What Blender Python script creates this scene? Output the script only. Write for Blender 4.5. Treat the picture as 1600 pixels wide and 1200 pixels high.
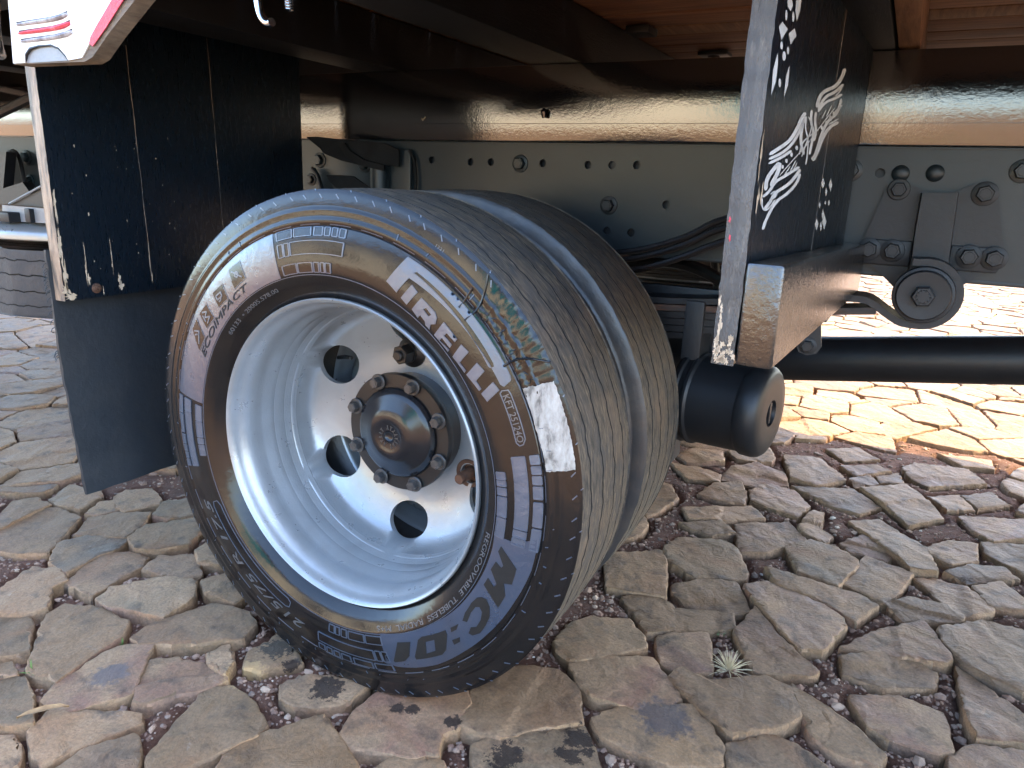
import bpy, bmesh, math, random
import numpy as np
from mathutils import Vector, Matrix
random.seed(7)
rng = np.random.default_rng(11)
S = bpy.context.scene
for o in list(bpy.data.objects):
    bpy.data.objects.remove(o)
COL = S.collection
PI = math.pi

# ------------------------------------------------------------------ camera
cam = bpy.data.cameras.new('camera')
camo = bpy.data.objects.new('camera', cam)
COL.objects.link(camo)
R_ = Vector((0.88109, 0.47155, 0.03637)); D_ = Vector((0.15806, -0.22110, -0.96236)); F_ = Vector((-0.44576, 0.85367, -0.26934))
camo.matrix_world = Matrix(((R_.x, -D_.x, -F_.x, 0.6800), (R_.y, -D_.y, -F_.y, -0.8568), (R_.z, -D_.z, -F_.z, 0.7805), (0, 0, 0, 1)))
cam.sensor_fit = 'HORIZONTAL'; cam.sensor_width = 36.0; cam.lens = 36.0 * 1137.24 / 1600.0
cam.clip_start = 0.02; cam.clip_end = 400
S.camera = camo

# ------------------------------------------------------------------ light
SUN_EL = math.radians(45); SUN_AZ = math.radians(32)      # azimuth from +X towards +Y
w = bpy.data.worlds.new("World"); S.world = w; w.use_nodes = True
wn = w.node_tree.nodes; wl = w.node_tree.links
bg = wn['Background']
sky = wn.new('ShaderNodeTexSky'); sky.sky_type = 'NISHITA'; sky.sun_disc = False
sky.sun_elevation = SUN_EL; sky.sun_rotation = PI / 2 - SUN_AZ
sky.altitude = 300; sky.air_density = 1.0; sky.dust_density = 2.5; sky.ozone_density = 1.0
wl.new(sky.outputs[0], bg.inputs[0]); bg.inputs[1].default_value = 0.15
sl = bpy.data.lights.new('sun', 'SUN'); sl.energy = 2.0; sl.angle = math.radians(0.5); sl.color = (1.0, 0.70, 0.30)
so = bpy.data.objects.new('sun', sl); COL.objects.link(so)
sd = Vector((math.cos(SUN_EL) * math.cos(SUN_AZ), math.cos(SUN_EL) * math.sin(SUN_AZ), math.sin(SUN_EL)))
so.rotation_euler = sd.to_track_quat('Z', 'Y').to_euler(); so.location = sd * 20
S.view_settings.view_transform = 'Standard'; S.view_settings.look = 'None'
S.view_settings.gamma = 1.0; S.view_settings.use_curve_mapping = False
S.view_settings.exposure = 3.25
S.view_settings.use_white_balance = True; S.view_settings.white_balance_temperature = 6250; S.view_settings.white_balance_tint = 9

STONES = [[[0.26,0.401],[0.323,0.415],[0.37,0.426],[0.334,0.552],[0.308,0.594],[0.209,0.524]],[[0.331,0.571],[0.406,0.529],[0.494,0.577],[0.494,0.61],[0.454,0.7],[0.415,0.722],[0.327,0.686],[0.312,0.626]],[[0.333,1.107],[0.421,1.106],[0.497,1.167],[0.474,1.248],[0.396,1.287],[0.336,1.221],[0.323,1.15]],[[0.499,1.228],[0.569,1.202],[0.634,1.291],[0.553,1.431],[0.456,1.395]],[[0.432,1.005],[0.478,0.984],[0.548,0.97],[0.567,1.061],[0.519,1.136],[0.446,1.134],[0.415,1.058]],[[0.322,0.803],[0.413,0.853],[0.476,0.915],[0.439,0.969],[0.291,0.854]],[[0.349,0.952],[0.418,0.966],[0.411,1.023],[0.383,1.105],[0.325,1.056],[0.302,0.964]],[[0.38,0.456],[0.418,0.42],[0.499,0.442],[0.525,0.469],[0.483,0.557],[0.432,0.542],[0.37,0.481]],[[0.374,0.302],[0.439,0.342],[0.511,0.396],[0.5,0.437],[0.4,0.404],[0.337,0.426],[0.299,0.382]],[[0.411,0.257],[0.428,0.221],[0.464,0.213],[0.504,0.241],[0.485,0.32],[0.472,0.352],[0.397,0.296]],[[0.535,0.341],[0.571,0.277],[0.659,0.321],[0.662,0.336],[0.588,0.402],[0.535,0.475],[0.517,0.379]],[[0.595,0.416],[0.629,0.383],[0.664,0.4],[0.693,0.506],[0.686,0.534],[0.593,0.581],[0.537,0.587],[0.503,0.544]],[[0.56,0.585],[0.674,0.56],[0.71,0.538],[0.743,0.619],[0.709,0.64],[0.591,0.637],[0.531,0.64]],[[0.592,0.671],[0.666,0.651],[0.692,0.746],[0.697,0.792],[0.65,0.838],[0.595,0.843],[0.55,0.767]],[[0.464,0.698],[0.515,0.722],[0.582,0.851],[0.533,0.933],[0.423,0.836]],[[0.571,0.886],[0.624,0.861],[0.636,0.901],[0.607,0.909],[0.602,1.024],[0.581,1.024],[0.561,0.915]],[[0.608,1.097],[0.683,1.076],[0.729,1.154],[0.659,1.238],[0.515,1.167]],[[0.759,1.134],[0.798,1.065],[0.873,1.158],[0.837,1.265],[0.789,1.345],[0.68,1.251]],[[0.765,0.878],[0.804,0.816],[0.85,0.83],[0.836,0.954],[0.729,1.067],[0.668,1.01]],[[0.68,0.841],[0.754,0.842],[0.767,0.88],[0.703,0.944],[0.659,0.875]],[[0.702,0.66],[0.755,0.638],[0.774,0.68],[0.804,0.795],[0.743,0.828],[0.715,0.832],[0.669,0.678]],[[0.791,0.587],[0.886,0.639],[0.891,0.659],[0.864,0.687],[0.8,0.683],[0.76,0.635]],[[0.855,0.717],[0.887,0.667],[0.942,0.712],[0.948,0.739],[0.908,0.8],[0.847,0.815],[0.812,0.786]],[[0.844,0.92],[0.881,0.892],[0.932,0.938],[0.938,1.034],[0.88,1.022],[0.835,0.961]],[[0.91,0.827],[1.007,0.9],[0.986,0.942],[0.925,0.916],[0.872,0.851]],[[0.938,1.117],[0.975,1.073],[1.081,1.173],[1.057,1.266],[0.914,1.194]],[[0.958,0.999],[1.03,0.928],[1.069,0.994],[1.038,1.088],[0.954,1.06]],[[0.716,0.436],[0.783,0.453],[0.857,0.479],[0.866,0.494],[0.842,0.565],[0.824,0.601],[0.754,0.532],[0.698,0.439]],[[0.855,0.543],[0.887,0.488],[0.931,0.463],[0.969,0.453],[1.003,0.482],[1.033,0.585],[0.993,0.678],[0.924,0.666],[0.851,0.587]],[[0.704,0.361],[0.764,0.355],[0.838,0.4],[0.843,0.445],[0.805,0.462],[0.752,0.448],[0.696,0.401]],[[0.749,0.234],[0.78,0.219],[0.838,0.224],[0.858,0.243],[0.849,0.332],[0.785,0.336],[0.719,0.297]],[[0.883,0.342],[0.895,0.287],[0.961,0.316],[0.962,0.392],[0.921,0.441],[0.878,0.479]],[[0.526,0.13],[0.565,0.109],[0.632,0.168],[0.651,0.204],[0.635,0.263],[0.59,0.272],[0.507,0.21],[0.46,0.219],[0.451,0.184]],[[0.65,0.218],[0.675,0.171],[0.712,0.153],[0.763,0.153],[0.77,0.181],[0.73,0.223],[0.667,0.25],[0.634,0.27]],[[0.591,-0.015],[0.713,0.056],[0.696,0.119],[0.659,0.141],[0.615,0.145],[0.567,0.087]],[[0.397,0.013],[0.439,0.005],[0.502,0.003],[0.567,0.041],[0.564,0.073],[0.529,0.118],[0.498,0.139],[0.402,0.082],[0.375,0.034]],[[0.852,0.132],[0.953,0.191],[0.951,0.288],[0.887,0.269],[0.856,0.226]],[[0.943,0.736],[1.001,0.754],[1.006,0.798],[0.973,0.859],[0.919,0.806]],[[0.796,1.421],[0.845,1.369],[0.987,1.485],[0.951,1.586],[0.81,1.546],[0.781,1.487]],[[0.938,1.603],[1.019,1.63],[1.019,1.725],[0.881,1.691]],[[0.66,1.344],[0.745,1.425],[0.714,1.456],[0.618,1.406]],[[0.665,1.264],[0.719,1.311],[0.695,1.368],[0.647,1.312]],[[0.888,1.226],[0.946,1.263],[0.919,1.361],[0.844,1.302]],[[0.96,1.282],[1.031,1.348],[0.995,1.41],[0.925,1.354]],[[0.621,1.463],[0.711,1.536],[0.651,1.613],[0.566,1.541]],[[0.726,1.327],[0.782,1.352],[0.767,1.427],[0.714,1.367]],[[0.214,1.18],[0.306,1.228],[0.281,1.322],[0.2,1.297],[0.169,1.219]],[[0.248,1.052],[0.327,1.08],[0.317,1.145],[0.251,1.165],[0.178,1.143]],[[0.386,0.736],[0.431,0.781],[0.39,0.833],[0.311,0.766]],[[-0.938,-0.139],[-0.888,-0.138],[-0.833,-0.122],[-0.799,-0.094],[-0.9,0.037],[-0.985,0.042],[-1.056,-0.003],[-0.969,-0.095]],[[-0.997,0.05],[-0.939,0.064],[-0.965,0.134],[-1.002,0.152],[-1.086,0.133],[-1.051,0.062]],[[-0.787,-0.0],[-0.722,0.027],[-0.737,0.078],[-0.782,0.134],[-0.85,0.098],[-0.88,0.05],[-0.818,-0.02]],[[-0.682,-0.121],[-0.697,-0.048],[-0.692,-0.01],[-0.709,0.023],[-0.795,-0.005],[-0.813,-0.061],[-0.75,-0.115]],[[-0.572,-0.144],[-0.589,-0.08],[-0.591,-0.028],[-0.615,0.003],[-0.671,-0.003],[-0.697,-0.048],[-0.654,-0.145]],[[-0.869,0.109],[-0.832,0.11],[-0.801,0.167],[-0.829,0.197],[-0.904,0.224],[-0.945,0.189],[-0.931,0.148]],[[-0.874,0.068],[-0.857,0.109],[-0.913,0.135],[-0.933,0.107],[-0.902,0.058]],[[-0.72,0.137],[-0.686,0.18],[-0.776,0.24],[-0.804,0.189],[-0.765,0.131]],[[-0.655,0.008],[-0.614,0.033],[-0.582,0.078],[-0.612,0.136],[-0.667,0.171],[-0.728,0.083],[-0.709,0.029]],[[-0.516,-0.03],[-0.471,-0.017],[-0.462,0.009],[-0.534,0.065],[-0.597,0.02],[-0.579,-0.031]],[[-0.503,-0.153],[-0.45,-0.138],[-0.392,-0.129],[-0.399,-0.061],[-0.444,-0.016],[-0.509,-0.036],[-0.561,-0.113],[-0.548,-0.148]],[[-0.36,-0.194],[-0.274,-0.146],[-0.229,-0.095],[-0.242,-0.054],[-0.279,-0.034],[-0.361,-0.048],[-0.377,-0.107],[-0.392,-0.162],[-0.386,-0.191]],[[-0.671,-0.277],[-0.608,-0.247],[-0.595,-0.218],[-0.656,-0.171],[-0.656,-0.142],[-0.71,-0.123],[-0.77,-0.139],[-0.729,-0.255]],[[-0.547,-0.347],[-0.515,-0.314],[-0.506,-0.3],[-0.572,-0.255],[-0.603,-0.244],[-0.67,-0.285]],[[-0.388,-0.32],[-0.405,-0.24],[-0.408,-0.196],[-0.438,-0.165],[-0.521,-0.164],[-0.585,-0.189],[-0.577,-0.224],[-0.454,-0.326]],[[-0.321,-0.357],[-0.285,-0.315],[-0.265,-0.278],[-0.305,-0.23],[-0.339,-0.189],[-0.377,-0.208],[-0.392,-0.232],[-0.383,-0.323],[-0.363,-0.358]],[[-0.218,-0.281],[-0.206,-0.249],[-0.17,-0.209],[-0.168,-0.182],[-0.205,-0.17],[-0.28,-0.187],[-0.311,-0.212],[-0.292,-0.243],[-0.242,-0.289]],[[-0.273,-0.423],[-0.242,-0.427],[-0.232,-0.394],[-0.21,-0.339],[-0.201,-0.309],[-0.217,-0.301],[-0.277,-0.331],[-0.328,-0.37],[-0.312,-0.404]],[[-0.099,-0.369],[-0.083,-0.359],[-0.063,-0.319],[-0.031,-0.249],[-0.037,-0.226],[-0.09,-0.199],[-0.145,-0.194],[-0.172,-0.217],[-0.142,-0.315],[-0.122,-0.354]],[[-0.383,-0.425],[-0.342,-0.408],[-0.324,-0.395],[-0.402,-0.354],[-0.446,-0.341],[-0.48,-0.375]],[[-0.483,-0.367],[-0.461,-0.344],[-0.494,-0.333],[-0.503,-0.356]],[[-0.291,-0.472],[-0.272,-0.447],[-0.292,-0.429],[-0.333,-0.417],[-0.363,-0.435]],[[-0.199,-0.446],[-0.11,-0.385],[-0.146,-0.353],[-0.184,-0.332],[-0.216,-0.394],[-0.219,-0.437]],[[-0.5,0.04],[-0.452,0.059],[-0.553,0.102],[-0.548,0.074]],[[-0.137,-0.14],[-0.097,-0.091],[-0.15,-0.064],[-0.187,-0.054],[-0.188,-0.117],[-0.165,-0.146]],[[-0.217,-0.17],[-0.178,-0.175],[-0.192,-0.148],[-0.234,-0.121],[-0.245,-0.151]],[[-0.98,-0.089],[-1.0,-0.019],[-1.015,0.038],[-1.074,0.04],[-1.102,0.006],[-1.051,-0.052]],[[-0.395,-0.03],[-0.324,-0.025],[-0.328,0.001],[-0.415,0.044],[-0.437,-0.006]],[[0.094,-0.2],[0.13,-0.183],[0.181,-0.173],[0.214,-0.151],[0.195,-0.113],[0.211,-0.09],[0.201,-0.062],[0.199,-0.038],[0.18,-0.017],[0.132,-0.052],[0.063,-0.084],[0.059,-0.141],[0.071,-0.187]],[[0.234,-0.081],[0.273,-0.073],[0.311,-0.024],[0.363,0.019],[0.323,0.09],[0.286,0.109],[0.216,0.078],[0.186,-0.003],[0.213,-0.082]],[[0.289,-0.168],[0.433,-0.084],[0.422,-0.055],[0.398,-0.017],[0.369,0.013],[0.315,-0.033],[0.263,-0.078],[0.246,-0.102]],[[-0.059,-0.17],[-0.028,-0.173],[0.006,-0.153],[0.034,-0.126],[0.034,-0.083],[-0.034,-0.095],[-0.069,-0.121],[-0.079,-0.15]],[[0.17,-0.234],[0.253,-0.186],[0.229,-0.159],[0.206,-0.16],[0.163,-0.185],[0.155,-0.211]],[[0.151,-0.251],[0.127,-0.219],[0.083,-0.197],[0.026,-0.171],[0.021,-0.174],[-0.021,-0.233],[-0.04,-0.296],[-0.01,-0.345]],[[0.261,0.157],[0.293,0.141],[0.337,0.18],[0.388,0.244],[0.375,0.274],[0.335,0.314],[0.275,0.285],[0.244,0.235],[0.245,0.179]],[[0.326,0.097],[0.356,0.081],[0.431,0.091],[0.466,0.124],[0.477,0.149],[0.454,0.178],[0.405,0.221],[0.341,0.182],[0.296,0.134]]]
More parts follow.
